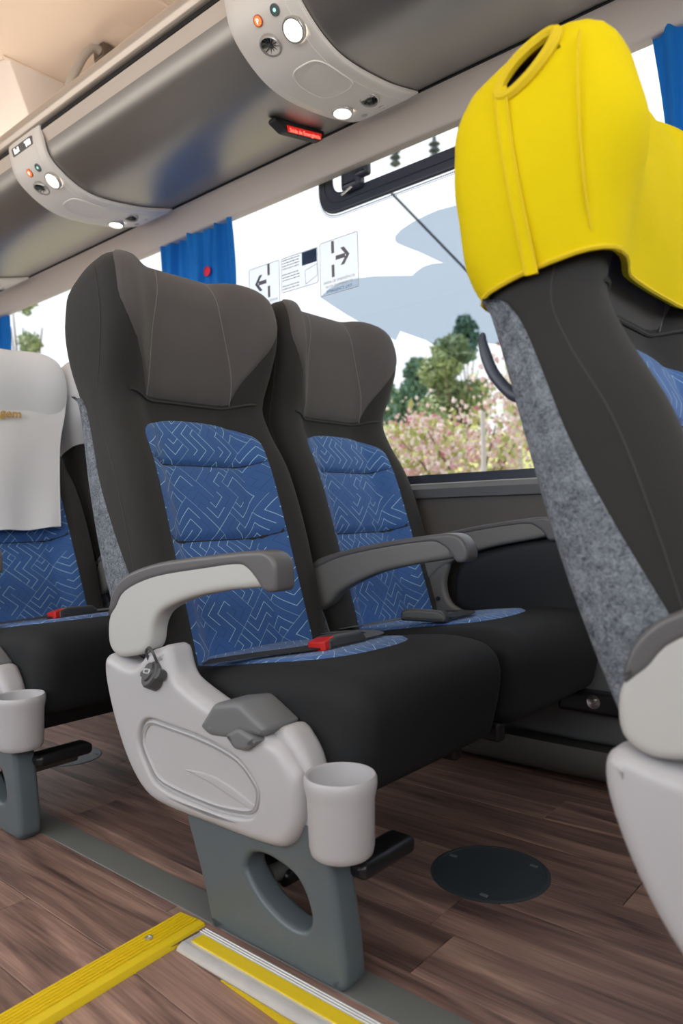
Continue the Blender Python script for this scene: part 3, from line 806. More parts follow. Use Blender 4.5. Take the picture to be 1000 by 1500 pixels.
def patch(mb, fn, nu, nv, off, edge, uvf=None, puff=0.0, pe=.5):
    """raised patch: fn(u,v)->point on the body, u,v in 0..1, lifted along the normal, rim sunk"""
    P = [[fn(j / nu, i / nv) for j in range(nu + 1)] for i in range(nv + 1)]
    Q = []
    for i in range(nv + 1):
        row = []
        for j in range(nu + 1):
            du = P[i][min(j + 1, nu)] - P[i][max(j - 1, 0)]; dv = P[min(i + 1, nv)][j] - P[max(i - 1, 0)][j]
            n = du.cross(dv)
            n = n.normalized() if n.length > 1e-12 else Vector((1, 0, 0))
            u, v = j / nu, i / nv
            lift = off + puff * (max(0, math.sin(math.pi * u)) ** pe) * (max(0, math.sin(math.pi * v)) ** pe)
            if i in (0, nv) or j in (0, nu): lift = edge
            row.append(P[i][j] + n * lift)
        Q.append(row)
    mb.grid(Q, [[uvf(j / nu, i / nv) for j in range(nu + 1)] for i in range(nv + 1)] if uvf else None)
    return mb
def back_body(parent, mat='black'):
    hs = [-.06 + (H1 + .06) * k / 44 for k in range(45)] + crown(H1, 9, HT - .001)
    return MB().loft([[bp(a, h, d) for a, d in section(h)] for h in hs]).build('backrest', mat, parent, sharp=70)
def edge_tube(parent, name, pts, r, mat): return MB().tube(pts, r, 6).build(name, mat, parent)

BW = .158
def blue_pads(parent):
    segs = ((-.05, .2665), (.2675, .4365), (.4375, .545))
    for q, (h0, h1) in enumerate(segs):
        def fn(u, v, h0=h0, h1=h1, q=q):
            h = h0 + (h1 - h0) * v; s = 2 * u - 1; wd = BW
            if q == 2:   # rounded shoulders at the top
                wd = BW * (1 - .30 * max(0, (v - .35) / .65) ** 2.6)
                h = h - .016 * abs(s) ** 3 * v
            a = s * wd; w_, b, m, r = dims(h); s2 = a / (w_ - .036)
            return bp(a, h, m + (b - m) * sms((abs(s2) - .50) / .44))
        def uvf(u, v, h0=h0, h1=h1): return ((2 * u - 1) * BW, h0 + (h1 - h0) * v)
        mb = patch(MB(), fn, 30, 18, .003, -.0005, uvf, puff=.012, pe=.4)
        mb.build('back_pad', 'blue', parent, sharp=80)

def headrest_panel(parent):
    hs = [.585 + (H1 - .585) * k / 20 for k in range(21)] + crown(H1, 7, HT - .004)
    def sl(h): return .66 + .50 * sms((h - .585) / .17)
    N = len(hs) - 1
    def fn(u, v):
        x = v * N; i = min(int(x), N - 1); h = hs[i] + (hs[i + 1] - hs[i]) * (x - i)
        return front(h, (2 * u - 1) * sl(h))
    o = patch(MB(), fn, 40, N, .0035, -.003).build('headrest_panel', 'grey', parent, sharp=80)
    for sd in (-1, 1):
        pts = []
        for k in range(26):
            h = .588 + (.862 - .588) * k / 25; s = sd * (.64 - .22 * sms((h - .588) / .25))
            q = front(h, s); f = (front(h, s + .01) - front(h, s - .01)).cross(front(h + .004, s) - front(h - .004, s)).normalized()
            pts.append(q + f * .0036)
        edge_tube(o, 'stitch_line', pts, .0011, 'thread')
    pts = [front(.584, -.95 + 1.9 * k / 30) + Vector((.002, 0, 0)) for k in range(31)]
    edge_tube(parent, 'welt', pts, .003, 'seam')
    for sd in (-1, 1):     # seam running up the side of each bolster
        pts = []
        for k in range(60):
            h = -.02 + .84 * k / 59; w_, b, m, r = dims(h)
            pts.append(bp(sd * (w_ + .0012), h, b - .036 - .012))
        edge_tube(parent, 'side_seam', pts, .0016, 'seam')
    return o

SD = [(-.06, .010), (.05, .008), (.18, .002), (.225, -.006), (.305, -.022), (.40, -.038), (.475, -.044), (.558, -.050), (.585, -.056), (.606, -.066), (.618, -.086)]
def back_shell(parent):
    rows = []
    hs = [-.055 + .655 * k / 30 for k in range(31)] + [.607, .609, .612, .614, .616, .617, .618]
    for h in hs:
        w_, b, m, r = dims(h, .0045); rr_ = .030; ds = max(itp(h, SD), r + .003)
        L = [(w_ - .006, ds + .0005), (w_, ds)]
        for k in range(1, 5): L.append((w_ + .004 * math.sin(math.pi * k / 5), ds + (r + rr_ - ds) * k / 5 if r + rr_ < ds else ds - (ds - r) * .1 * k / 5))
        base = min(r + rr_, L[-1][1])
        for k in range(0, 6):
            t = math.pi / 2 * k / 5; L.append((w_ - rr_ + rr_ * math.cos(t), base - (base - r) * math.sin(t)))
        half = L + [(w_ * (.6 - .3 * k), r - .004) for k in range(2)]
        full = half + [(0, r - .0045)] + [(-a, d) for a, d in reversed(half)]
        rows.append([bp(a, h, d) for a, d in full])
    mb = MB().grid(rows)
    # roll the top rim in
    mb.grid([rows[-1], [p + Vector((.006, 0, .0)) for p in rows[-1]]])
    return mb.build('back_shell', 'carpet', parent, sharp=60)

# seat cushion: side profile swept across with rolled sides
CP = [(-.07, .27), (.02, .252), (.25, .240), (.40, .236), (.452, .246), (.470, .290), (.482, .345), (.482, .378), (.468, .406), (.435, .423), (.36, .427), (.22, .411), (.08, .390), (-.04, .382), (-.085, .37), (-.09, .31)]
def top_z(x): return itp(x, [(-.09, .376), (-.04, .382), (.08, .390), (.22, .411), (.36, .427), (.435, .423)])
def cushion(parent, hw):
    P = crs(CP, 5)
    o = weld(plate(MB(), P, -hw, hw, .045, n=8).build('seat_cushion', 'cush', parent, fix=False))
    def fn(u, v):
        s = 2 * u - 1
        xf = .360 - .03 * abs(s) ** 2 * 1.0 - .05 * abs(s) ** 6
        x = -.05 + (xf + .05) * v; return Vector((x, s * (hw - .048) * (1 - .12 * v ** 3), top_z(x)))
    def fn2(u, v): return fn(1 - u, v)
    patch(MB(), fn2, 26, 22, .0025, -.003, lambda u, v: ((2 * u - 1) * (hw - .048), v * .38 + .9), puff=.006, pe=.5).build('seat_pad', 'blue', parent, sharp=80)
    # seam round the front edge
    pts = [(x, -hw + .010, top_z(x) - .030) for x in [.02 + .38 * k / 12 for k in range(13)]]
    arc = [(.40 + .072 * math.sin(math.pi / 2 * k / 6), -hw + .010 + .05 * (1 - math.cos(math.pi / 2 * k / 6)), .395 - .004 * k / 6) for k in range(1, 7)]
    full = pts + arc + [(.4735, -hw + .06 + (2 * hw - .12) * k / 8, .391) for k in range(1, 8)] + [(a, -b, c) for a, b, c in reversed(arc)] + [(a, -b, c) for a, b, c in reversed(pts)]
    edge_tube(parent, 'cushion_seam', crs(full, 2, False), .0022, 'seam')
    MB().box((.18, 0, .225), (.42, 2 * hw - .07, .035)).build('seat_pan', 'steel', parent)
    return o

AB = [(-.066, .471), (-.056, .496), (-.040, .526), (.004, .559), (.096, .584), (.222, .598), (.320, .606), (.352, .585), (.358, .566), (.345, .557), (.334, .556), (.254, .547), (.168, .530), (.102, .507), (.076, .482), (.067, .450), (.050, .432), (.008, .420), (-.035, .415), (-.063, .433)]
AC = [(-.060, .487), (-.045, .531), (.0, .564), (.096, .588), (.222, .602), (.325, .611), (.358, .610), (.376, .598), (.380, .575), (.378, .555), (.362, .551), (.349, .556), (.336, .570), (.318, .584), (.295, .589), (.222, .581), (.085, .562), (-.004, .534), (-.036, .502)]
MB_ = [(-.045, .500), (-.008, .553), (.065, .575), (.181, .596), (.310, .612), (.352, .600), (.362, .582), (.351, .570), (.251, .553), (.161, .533), (.062, .492), (.016, .455), (-.03, .44)]
MC = [(-.040, .530), (-.008, .560), (.065, .580), (.181, .601), (.310, .617), (.358, .619), (.382, .606), (.392, .580), (.386, .565), (.366, .563), (.352, .580), (.335, .594), (.30, .602), (.181, .588), (.065, .566), (-.004, .542)]
def dense(P, n=4): return crs(P, n)
def armrest(parent, y0, y1, body, cap, mat, dz=0.0, name='armrest'):
    sh = lambda P: [(a, b + dz) for a, b in dense(P)]
    o = plobj(name, mat, parent, sh(body), y0 + .002, y1 - .002, .010)
    plobj('arm_pad', 'pad', o, sh(cap), y0, y1, .006)
    return o

PANEL = [(-.082, .405), (-.080, .363), (-.053, .292), (-.012, .226), (.038, .184), (.099, .172), (.207, .172), (.333, .174), (.383, .184), (.410, .218), (.418, .258), (.408, .293), (.378, .328), (.345, .338), (.286, .348), (.214, .369), (.150, .392), (.128, .410), (.112, .447), (.082, .442), (.052, .432), (.030, .414), (.006, .405), (-.030, .409), (-.062, .417)]
INSET = [(.050, .316), (.123, .317), (.212, .311), (.285, .296), (.326, .266), (.333, .243), (.318, .214), (.273, .203), (.208, .199), (.090, .206), (.050, .232), (.025, .275)]
LEG = [(.105, .225), (.122, .190), (.148, .130), (.174, .068), (.192, .014), (.202, .002), (.335, .001), (.455, .001), (.472, .006), (.480, .024), (.470, .110), (.452, .200), (.446, .225)]
HOLE = [(.280, .122), (.290, .142), (.312, .151), (.341, .151), (.383, .141), (.403, .123), (.415, .096), (.414, .076), (.400, .065), (.378, .063), (.350, .069), (.316, .084), (.290, .106)]

def side_unit(parent):
    """aisle-side trim: shell with recessed field, front part with cup holder, lever, socket, slate leg"""
    Y0 = .735 - 1.02; Y1 = .796 - 1.02
    ins = crs(INSET, 4)
    sp_ = plobj('side_panel', 'lplast', parent, crs(PANEL, 4), Y0, Y1, .020, holes=[ins], n=7, hr=.006)
    plobj('recessed_field', 'lplast', sp_, inset(ins, -.012), Y0 + .0085, Y0 + .03, .002)
    plobj('field_lip', 'lplast', sp_, inset(ins, .004), Y0 + .0045, Y0 + .02, .004, holes=[inset(ins, .0125)])
    gr = [(.150, .248), (.215, .240), (.300, .222), (.318, .222), (.314, .230), (.230, .252)]
    plobj('pressed_ridge', 'lplast', sp_, crs(gr, 3), Y0 + .0062, Y0 + .012, .002)
    FR = [(.300, .215), (.300, .335), (.345, .345), (.372, .352), (.392, .336), (.406, .318), (.414, .300), (.425, .27), (.434, .22), (.43, .186), (.400, .180), (.384, .180), (.330, .180)]
    fr = plobj('front_panel', 'lplast', parent, crs(FR, 4), Y0 + .018, Y1 + .012, .018)
    # cup holder
    cm = Matrix.Translation((.471, .762 - 1.02, .010))
    MB().lathe([(.040, .184), (.0432, .187), (.0455, .197), (.0472, .262), (.0490, .270), (.0510, .280), (.0510, .289), (.0485, .2935), (.0455, .292), (.0440, .284), (.0415, .225), (.038, .216), (.0001, .215)], cm, 44).build('cup_holder', 'lplast', parent, sharp=45)
    # recline lever: faceted blade in a socket
    lv = plobj('recline_lever', 'lever', parent, rounded([(.200, .330), (.236, .372), (.296, .384), (.356, .352), (.348, .338), (.300, .336), (.270, .322), (.225, .318)], .010), Y0 - .004, Y1 + .012, .010)
    plobj('lever_catch', 'lever', lv, rounded([(.270, .330), (.300, .346), (.345, .334), (.318, .314), (.290, .312)], .006), Y0 - .010, Y0 + .02, .006)
    # charging socket with raised flap
    m = Matrix.Translation((.078, Y0 - .003, .400)) @ Matrix.Rotation(math.radians(62), 4, 'X') @ Matrix.Rotation(math.radians(-12), 4, 'Y') @ Matrix.Scale(1.25, 4)
    us = MB().lathe([(.021, -.012), (.021, .002), (.019, .0045), (.0135, .005), (.0125, .008), (.0001, .008)], m, 24).build('charging_socket', 'dplast', parent)
    for sx in (-.023, .023): MB().lathe([(.0075, -.008), (.0075, .003), (.0001, .0035)], m @ Matrix.Translation((sx, 0, 0)), 14).build('screw_ear', 'dplast', us)
    P = rounded([(-.009, -.0035), (.009, -.0035), (.009, .0035), (-.009, .0035)], .0034, 4)
    b2 = plate(MB(), P, .006, .0095, .001, axes='xy', holes=[inset(P, .0017)]); b2.v = [tuple(m @ Vector(p)) for p in b2.v]
    weld(b2.build('port_rim', 'white', us, fix=False))
    MB().tube(crs([m @ Vector(q) for q in ((-.012, .014, .004), (-.011, .024, .014), (0, .030, .018), (.011, .024, .014), (.012, .014, .004))], 4, False), .0025, 6).build('flap', 'dplast', us)
    # leg
    lg = plobj('leg', 'leg', parent, crs(LEG, 4), .752 - 1.02, .800 - 1.02, .010, holes=[crs(HOLE, 4)], n=5)
    return lg

def buckle(parent, p, rz, label, red):
    m = Matrix.Translation(p) @ Matrix.Rotation(rz, 4, 'Z') @ Matrix.Rotation(math.radians(-8), 4, 'X')
    P = rounded([(-.052, -.004), (-.052, .018), (-.030, .024), (.040, .022), (.054, .010), (.054, -.004)], .006)
    mb = plate(MB(), P, -.022, .022, .006); mb.v = [tuple(m @ Vector(q)) for q in mb.v]
    b = weld(mb.build('belt_buckle', 'dplast', parent, fix=False))
    if red:
        P = rounded([(-.062, -.001), (-.062, .016), (-.038, .022), (-.030, .022), (-.030, .0)], .003)
        mb = plate(MB(), P, -.0205, .0205, .003); mb.v = [tuple(m @ Vector(q)) for q in mb.v]
        tag(weld(mb.build('release_button', 'red', b, fix=False)), 'red release button')
    return b
def strap(parent, pts, wv, name='belt_strap', mat='web'):
    P = crs(pts, 6, False); A, B = [], []
    for i, p in enumerate(P):
        t = (Vector(P[min(i + 1, len(P) - 1)]) - Vector(P[max(i - 1, 0)])).normalized(); n = t.cross(Vector((0, 0, 1))).normalized()
        A.append(Vector(p) + n * wv / 2); B.append(Vector(p) - n * wv / 2)
    u = Vector((0, 0, .0018))
    return MB().loft([[a, b, b + u, a + u] for a, b in zip(A, B)]).build(name, mat, parent, sharp=50)

def seat(Yc, hw, label, aisle, group='grey and blue coach seats'):
    root = empty('coach_seat', (-1.135, Yc, 0), label, 'seat', group)
    back_body(root); blue_pads(root); headrest_panel(root); back_shell(root); cushion(root, hw)
    if aisle:
        side_unit(root)
        armrest(root, .735 - 1.02, .777 - 1.02, AB, AC, 'aplast')
        armrest(root, .226, .270, MB_, MC, 'mplast')
        buckle(root, (.266, -.016, .424), math.radians(90), 'b', True)
        strap(root, [(.10, -.19, .404), (.17, -.14, .416), (.24, -.09, .426), (.27, -.04, .430)], .044)
        strap(root, [(.262, .04, .430), (.25, .11, .428), (.16, .17, .416), (.05, .19, .400)], .034, mat='sill')
        rbox('front_bar', 'steel', root, (.462, -.165, .156), (.05, .13, .026), .012)
        # foot pedal and tube glimpsed through the leg
        MB().tube([(.26, -.20, .075), (.26, -.02, .075)], .015, 12).build('frame_tube', 'mplast', root)
        rbox('pedal', 'steel', root, (.235, -.155, .083), (.10, .05, .03), .010, Matrix.Rotation(.5, 4, 'Y'))
        MB().box((.20, .0, .20), (.30, .34, .03)).build('seat_frame', 'steel', root)
        rbox('pivot_bracket', 'steel', root, (.375, .15, .222), (.07, .03, .045), .008)
        MB().lathe([(.012, -.002), (.012, .004), (.006, .006), (.0001, .006)], Matrix.Translation((.375, .132, .22)) @ Matrix.Rotation(math.pi / 2, 4, 'X'), 14).build('bolt', 'dplast', root)
    else:
        armrest(root, 1.668 - Yc, 1.716 - Yc, MB_, MC, 'mplast', .026)
        PD = [(.085, .41), (.078, .46), (.090, .515), (.13, .548), (.22, .575), (.34, .598), (.44, .596), (.50, .57), (.51, .47), (.47, .40), (.30, .375), (.14, .385)]
        plobj('side_pad', 'side', root, crs(PD, 5), 1.690 - Yc, 1.752 - Yc, .026, n=6)
        BR = [(-.02, .37), (-.03, .47), (.0, .545), (.05, .555), (.075, .53), (.060, .47), (.075, .42), (.12, .395), (.12, .37)]
        br = plobj('arm_bracket', 'mplast', root, crs(BR, 4), 1.674 - Yc, 1.700 - Yc, .008)
        MB().lathe([(.006, 0), (.006, .003), (.0001, .003)], Matrix.Translation((.045, 1.672 - Yc, .43)) @ Matrix.Rotation(math.pi / 2, 4, 'X'), 12).build('screw', 'groove', br)
        buckle(root, (.22, -.150, .425), math.radians(12), 'b', False)
        strap(root, [(.26, -.13, .431), (.27, -.06, .434), (.22, -.01, .428), (.15, .03, .419), (.06, .10, .404)], .040)
        strap(root, [(.165, -.16, .425), (.10, -.19, .411), (.02, -.20, .396)], .034, mat='sill')
        # wall mount with its bolt
        rbox('wall_mount', 'steel', root, (.46, 1.690 - Yc, .208), (.16, .05, .05), .010)
        MB().lathe([(.016, 0), (.016, .003), (.009, .004), (.009, .012), (.0001, .013)], Matrix.Translation((.470, 1.664 - Yc, .214)) @ Matrix.Rotation(math.pi / 2, 4, 'X'), 16).build('bolt', 'chrome', root)
        MB().box((.20, .0, .20), (.30, .36, .03)).build('seat_frame', 'steel', root)
        MB().tube([(.26, -.26, .20), (.26, .22, .20)], .015, 12).build('frame_tube', 'steel', root)
        rbox('pivot_bracket', 'steel', root, (.40, -.20, .225), (.06, .03, .04), .008)
    return root

seatA = seat(1.02, .214, 'aisle seat in the middle with bare dark headrest, light grey cup holder and red buckle', True)
seatB = seat(1.50, .220, 'bare dark-headed window seat beside the middle aisle seat, under the emergency stickers', False)
PITCH_F, PITCH_R = .965, -.84
seatF = copy_tree(seatA); seatF.location.x += PITCH_F
seatF['label'] = 'front aisle seat at the right edge wearing the yellow headrest cover'
seatR = copy_tree(seatA); seatR.location.x += PITCH_R
seatR.location.y -= .045; seatR['label'] = 'rear aisle seat at the left edge wearing a white headrest cover with gold lettering'
seatS = copy_tree(seatB); seatS.location.x += PITCH_R
seatS.location.y -= .045; seatS['label'] = 'rear window seat mostly hidden behind the middle aisle seat, far left'
for c in kids(seatF):      # this unit's aisle trim sits a little farther back on its frame
    if c.name.split('.')[0] in ('side_panel', 'front_panel', 'cup_holder', 'recline_lever', 'charging_socket', 'leg') or (c.name.startswith('armrest') and c.data.vertices[0].co.y < 0): c.location.x -= .035
RECL = Matrix.Translation((0, 0, OZ)) @ Matrix.Rotation(math.radians(-5.5), 4, 'Y') @ Matrix.Translation((0, 0, -OZ))
for r_ in (seatR, seatS):     # the rear pair leans back a little farther
    for c in kids(r_):
        if c.name.split('.')[0] in ('backrest', 'back_pad', 'headrest_panel', 'back_shell', 'welt', 'side_seam'): c.matrix_local = RECL
# the hook on the rear of the front seat's shell
hk = MB().tube(crs([bp(-.205, .485, -.080), bp(-.205, .500, -.098), bp(-.205, .535, -.112), bp(-.205, .572, -.113), bp(-.205, .588, -.108)], 5, False), [.008] * 6 + [.0075] * 8 + [.007, .0065, .006, .005, .0045, .0035, .002], 10).build('grab_hook', 'frame', seatF)

# ------------------------------------------------------------------ headrest covers
def yellow_cover(seat_):
    root = empty('headrest_cover', seat_.location, 'bright yellow fitted cover pulled over the front seat headrest, with zip and neck opening', 'seat cover')
    h0 = .612; ht = HT + .012
    hs = [h0 + (H1 - h0) * k / 18 for k in range(19)] + crown(H1, 10, ht)
    def rows(off):
        R = []
        for h in hs:
            k = (h - h0) / (ht - h0)
            L = section(h, off, .55)
            R.append([bp(a * (1 + .012 * math.sin(3 * k + d * 20)), h + (.0 if k > .1 else .012 * (1 - k / .1) * (-math.sin(d * 14))), d + .0022 * math.sin(h * 50 + a * 16)) for a, d in L])
        return R
    R = rows(.013); n = len(R[0]); mb = MB()
    vs = [p for r in R for p in r]; fs = []
    hc, dc, rh, rd = .836, .060, .019, .042
    def inhole(p):
        q = p - Vector((0, 0, OZ)); h = q.x * UX + q.z * UZ; d = q.x * FX + q.z * FZ
        dd, hh = d - dc, h - hc; t = .42; x = dd * math.cos(t) + hh * math.sin(t); y = -dd * math.sin(t) + hh * math.cos(t)
        return p.y < -.10 and (x / rd) ** 2 + (y / rh) ** 2 < 1
    for i in range(len(R) - 1):
        for j in range(n):
            a, b = i * n + j, i * n + (j + 1) % n; f = (a, b, b + n, a + n)
            c = sum((vs[q] for q in f), Vector()) / 4
            if not inhole(c): fs.append(f)
    fs.append(tuple((len(R) - 1) * n + j for j in range(n)))
    mb.add(vs, fs)
    mb.grid([R[0], [p + Vector((0, 0, -.004)) for p in R[0]], rows(.006)[0]], close_u=True)
    mb.build('cover', 'yel', root, sharp=75)
    MB().tube([p + Vector((0, 0, -.001)) for p in R[0]] + [R[0][0]], .0032, 6).build('hem', 'yseam', root)
    # the neck binding
    def side_pt(h, d, off=.0145):
        L = section(h, off, .55); best = None
        for i in range(len(L)):
            (a0, d0), (a1, d1) = L[i], L[(i + 1) % len(L)]
            if a0 > -.05 or a1 > -.05: continue
            if min(d0, d1) - 1e-9 <= d <= max(d0, d1) + 1e-9 and abs(d1 - d0) > 1e-6:
                a = a0 + (a1 - a0) * (d - d0) / (d1 - d0)
                if best is None or a < best: best = a
        return bp(best if best is not None else -dims(h, off)[0] + .03, h, d)
    ring = []
    for k in range(36):
        t = 2 * math.pi * k / 36; x, y = rd * math.cos(t), rh * math.sin(t); q = .42
        ring.append(side_pt(min(hc + x * math.sin(q) + y * math.cos(q), ht - .004), dc + x * math.cos(q) - y * math.sin(q), .0135))
    MB().tube(ring + [ring[0]], .0075, 8, False).build('neck_binding', 'yseam', root)
    zp = [side_pt(.826 - (.826 - .606) * k / 24, .026 - .041 * k / 24, .0145) for k in range(25)]
    A = [p + Vector((.007, 0, .0)) for p in zp]; B = [p + Vector((-.007, 0, .0)) for p in zp]
    out = Vector((0, -.0035, 0))
    MB().loft([[a, a + out, b + out, b] for a, b in zip(A, B)]).build('zip_flap', 'yel', root)
    for L in (A, B): MB().tube([p + out for p in L], .0014, 6).build('zip_stitch', 'yseam', root)
    for d0, d1 in ((.055, .118),):
        MB().tube([side_pt(h, d0 + (d1 - d0) * (h - .61) / .2, .0172) for h in [.612 + .215 * k / 20 for k in range(21)]], .0016, 6).build('panel_seam', 'yseam', root)
    return root
yellow_cover(seatF)

def white_cover(seat_, label, letters):
    root = empty('headrest_cover', seat_.location, label, 'seat cover', 'white cloth headrest covers')
    hs = [.585 + (H1 - .585) * k / 14 for k in range(15)] + crown(H1, 8, HT + .006)
    hl = [.285 + (.66 - .285) * k / 16 for k in range(16)]
    # cap over the head
    R = [[bp(a, h, d) for a, d in section(h, .006, .75)] for h in hs]
    mb = MB().loft(R, False, True); mb.build('cap', 'white', root, sharp=75)
    # front flap hanging free, narrower towards its hem
    F = []
    for h in hl + [.66, .70]:
        w_, b, m, r = dims(max(h, .60)); k = (.70 - h) / (.70 - .285)
        row = []
        for j in range(25):
            s = -1 + j / 12; a = s * (.224 - .020 * sms(k * 2.5) - .080 * k)
            d0 = .085 * (1 - k) + .060 * k + .018 * abs(s) ** 2 * (1 - k) + .006 * math.sin(s * 6 + k * 3) * k + .008 * math.sin(k * 5 + s * 2) * k
            row.append(bp(a, h, d0))
        F.append(row)
    mb = MB().grid(F); mb.grid([[p + Vector((-.0016, 0, 0)) for p in r] for r in F]); mb.build('front_flap', 'white', root, sharp=80)
    MB().tube(F[0], .0018, 6).build('hem', 'white', root)
    MB().tube([r[-1] for r in F], .0022, 6).build('hem', 'white', root); MB().tube([r[0] for r in F], .0022, 6).build('hem', 'white', root)
    if letters:
        o = bp(.014, .640, .098)
        m = Matrix(((0, UX, FX, o.x), (1, 0, 0, o.y), (0, UZ, FZ, o.z), (0, 0, 0, 1)))
        text('lettering', 'Viagem', .038, 'gold', root, m, extrude=.0008, italic=.25, bold=True)
    return root
wc1 = white_cover(seatR, 'white cloth headrest cover with gold lettering on the rear aisle seat', True)
wc2 = white_cover(seatS, 'white cloth headrest cover on the rear window seat, only a sliver showing', False)
for r_ in (wc1, wc2):
    for c in kids(r_): c.matrix_local = RECL

# ================================================================== FLOOR FITTINGS
def seat_rail():
    o = plobj('floor_rail', 'strip', None, rounded([(.757, -.002), (.818, -.002), (.818, .002), (.757, .002)], .0025), XB + .01, XF - .01, .001, axes='yz')
    return tag(o, 'flat grey floor rail running under the seat legs', 'floor rail')
seat_rail()
ys = empty('step_nosing', (-.965, .43, 0), 'ribbed yellow rubber nosing across the floor at lower left', 'step nosing')
Pn = [(-.030, .0005), (-.029, .004), (.020, .006), (.030, .004), (.034, -.004), (.034, -.016), (.028, -.018), (.026, .0005)]
nb = plate(MB(), [(a, b) for a, b in Pn], -.75, .318, .0015); tmn = Matrix.Rotation(-math.atan(.016 / .296) * -1, 4, 'Z')
nb.v = [tuple(tmn @ Vector(p)) for p in nb.v]; weld(nb.build('body', 'yrub', ys, fix=False))
for k in range(6):
    rb = MB().tube([tmn @ Vector((-.024 + k * .0075, -.745, .0052 + .0004 * k)), tmn @ Vector((-.024 + k * .0075, .312, .0052 + .0004 * k))], .0014, 6); rb.build('rib', 'yrub', ys)
for y in (.235, -.045, -.33):
    MB().lathe([(.0065, .006), (.0065, .008), (.004, .0085), (.003, .0065), (.0001, .0065)], tmn @ Matrix.Translation((-.006, y, 0)), 14).build('screw', 'bezel', ys)
al = empty('step_edge_profile', (-.938, .71, 0), 'aluminium step edge profile with yellow inserts beside the middle seat leg', 'step edge')
Pa = [(.712 - .71, -.002), (.712 - .71, .004), (.742 - .71, .0035), (.742 - .71, -.002)]
plobj('top_flange', 'alu', al, [(-.022, -.004), (-.022, .003), (-.016, .0045), (.030, .0040), (.034, .002), (.034, -.002)], .0, 1.5, .001, axes='yz')
plobj('front_flange', 'alu', al, [(-.020, -.010), (-.026, -.009), (-.029, -.004), (-.027, .001), (-.018, .0050), (-.012, .0045), (-.012, -.004)], .0, 1.5, .0015, axes='yz')
plobj('yellow_insert', 'yrub', al, [(-.008, .003), (-.008, .0068), (.014, .0062), (.014, .003)], .012, 1.5, .0008, axes='yz')
plobj('yellow_riser_insert', 'yrub', al, [(-.012, -.030), (-.024, -.029), (-.025, -.012), (-.012, -.010)], .10, 1.5, .0015, axes='yz')
for k in range(3): MB().tube([(.0, .019 + k * .005, .0046 - .0002 * k), (1.5, .019 + k * .005, .0046 - .0002 * k)], .001, 6).build('rib', 'alu', al)
def hatch(x, y, r, mat, label):
    root = empty('floor_hatch', (x, y, 0), label, 'floor hatch', 'round floor hatches')
    MB().lathe([(r, -.004), (r, .0012), (r - .003, .0022), (r * .93, .0022), (r * .92, .0014), (.0001, .0015)], None, 48).build('cover', mat, root, sharp=25)
    for a in (.9, 3.0, 5.1):
        MB().box((r * .8 * math.cos(a), r * .8 * math.sin(a), .0022), (.014, .006, .0016)).build('turn_lock', 'hatch2', root)
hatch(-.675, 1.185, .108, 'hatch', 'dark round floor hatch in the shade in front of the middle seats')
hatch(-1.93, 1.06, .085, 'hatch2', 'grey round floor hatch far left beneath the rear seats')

# ================================================================== OUTSIDE
gr = MB()
def gz(y): return itp(y, [(2, -1.3), (6.5, -1.25), (8.5, -.15), (12, 1.0), (25, 3.4), (45, 6.0), (80, 9.0)])
xs_ = [-90 + 6 * k for k in range(24)]; ys_ = [9, 8, 9, 10, 11, 12, 14, 17, 20, 25, 32, 45, 80]
gr.grid([[(x, y, (gz(y) if y > 2 else -1.25) + (.10 * math.sin(x * .7 + y) if y > 6 else 0)) for x in xs_] for y in ys_])
gd = gr.build('ground', 'grass', None, sharp=90); struct(gd)
struct(MB().grid([[(x, y, gz(y)) for x in xs_] for y in (6, 6.5, 7, 7.5, 8, 8.5, 9)]).build('bounce_verge', 'bounce_verge', None, sharp=90))  # unseen pale ground strip added to bounce cream light onto the rack
struct(MB().box((-20, -26, -1.30), (140, 66.6, .12)).build('pavement', 'paving'))

def leaf_cloud(mb, cs, n, size, rnd, quad=True):
    for _ in range(n):
        c, r = rnd.choice(cs)
        while True:
            v = Vector((rnd.uniform(-1, 1), rnd.uniform(-1, 1), rnd.uniform(-1, 1)))
            if .25 < v.length < 1: break
        p = Vector(c) + v * r * (0.75 + .25 * rnd.random())
        a = Vector((rnd.gauss(0, 1), rnd.gauss(0, 1), rnd.gauss(0, 1))).normalized(); b = a.orthogonal().normalized(); s = size * rnd.uniform(.6, 1.3)
        mb.add([p - a * s, p + b * s * .5, p + a * s, p - b * s * .5], [(0, 1, 2, 3)])
def petal_cloud(mb, cs, n, size, rnd):
    for _ in range(n):
        c, r = rnd.choice(cs)
        v = Vector((rnd.gauss(0, .5), rnd.gauss(0, .5), rnd.gauss(0, .5)))
        p = Vector(c) + v * r; s = size * rnd.uniform(.6, 1.35)
        q = Matrix.Rotation(rnd.random() * 6, 3, 'Z') @ Matrix.Rotation(rnd.random() * .9, 3, 'X')
        k = 5; base = [q @ Vector((.35 * s * math.cos(2 * math.pi * i / k), .35 * s * math.sin(2 * math.pi * i / k), -.5 * s)) + p for i in range(k)]
        rim = [q @ Vector((s * .75 * math.cos(2 * math.pi * (i + .5) / k), s * .75 * math.sin(2 * math.pi * (i + .5) / k), .55 * s * (1 + .2 * (i % 2)))) + p for i in range(k)]
        mb.add(base + rim, [(i, (i + 1) % k, k + i) for i in range(k)] + [((i + 1) % k, k + (i + 1) % k, k + i) for i in range(k)] + [tuple(range(k))])
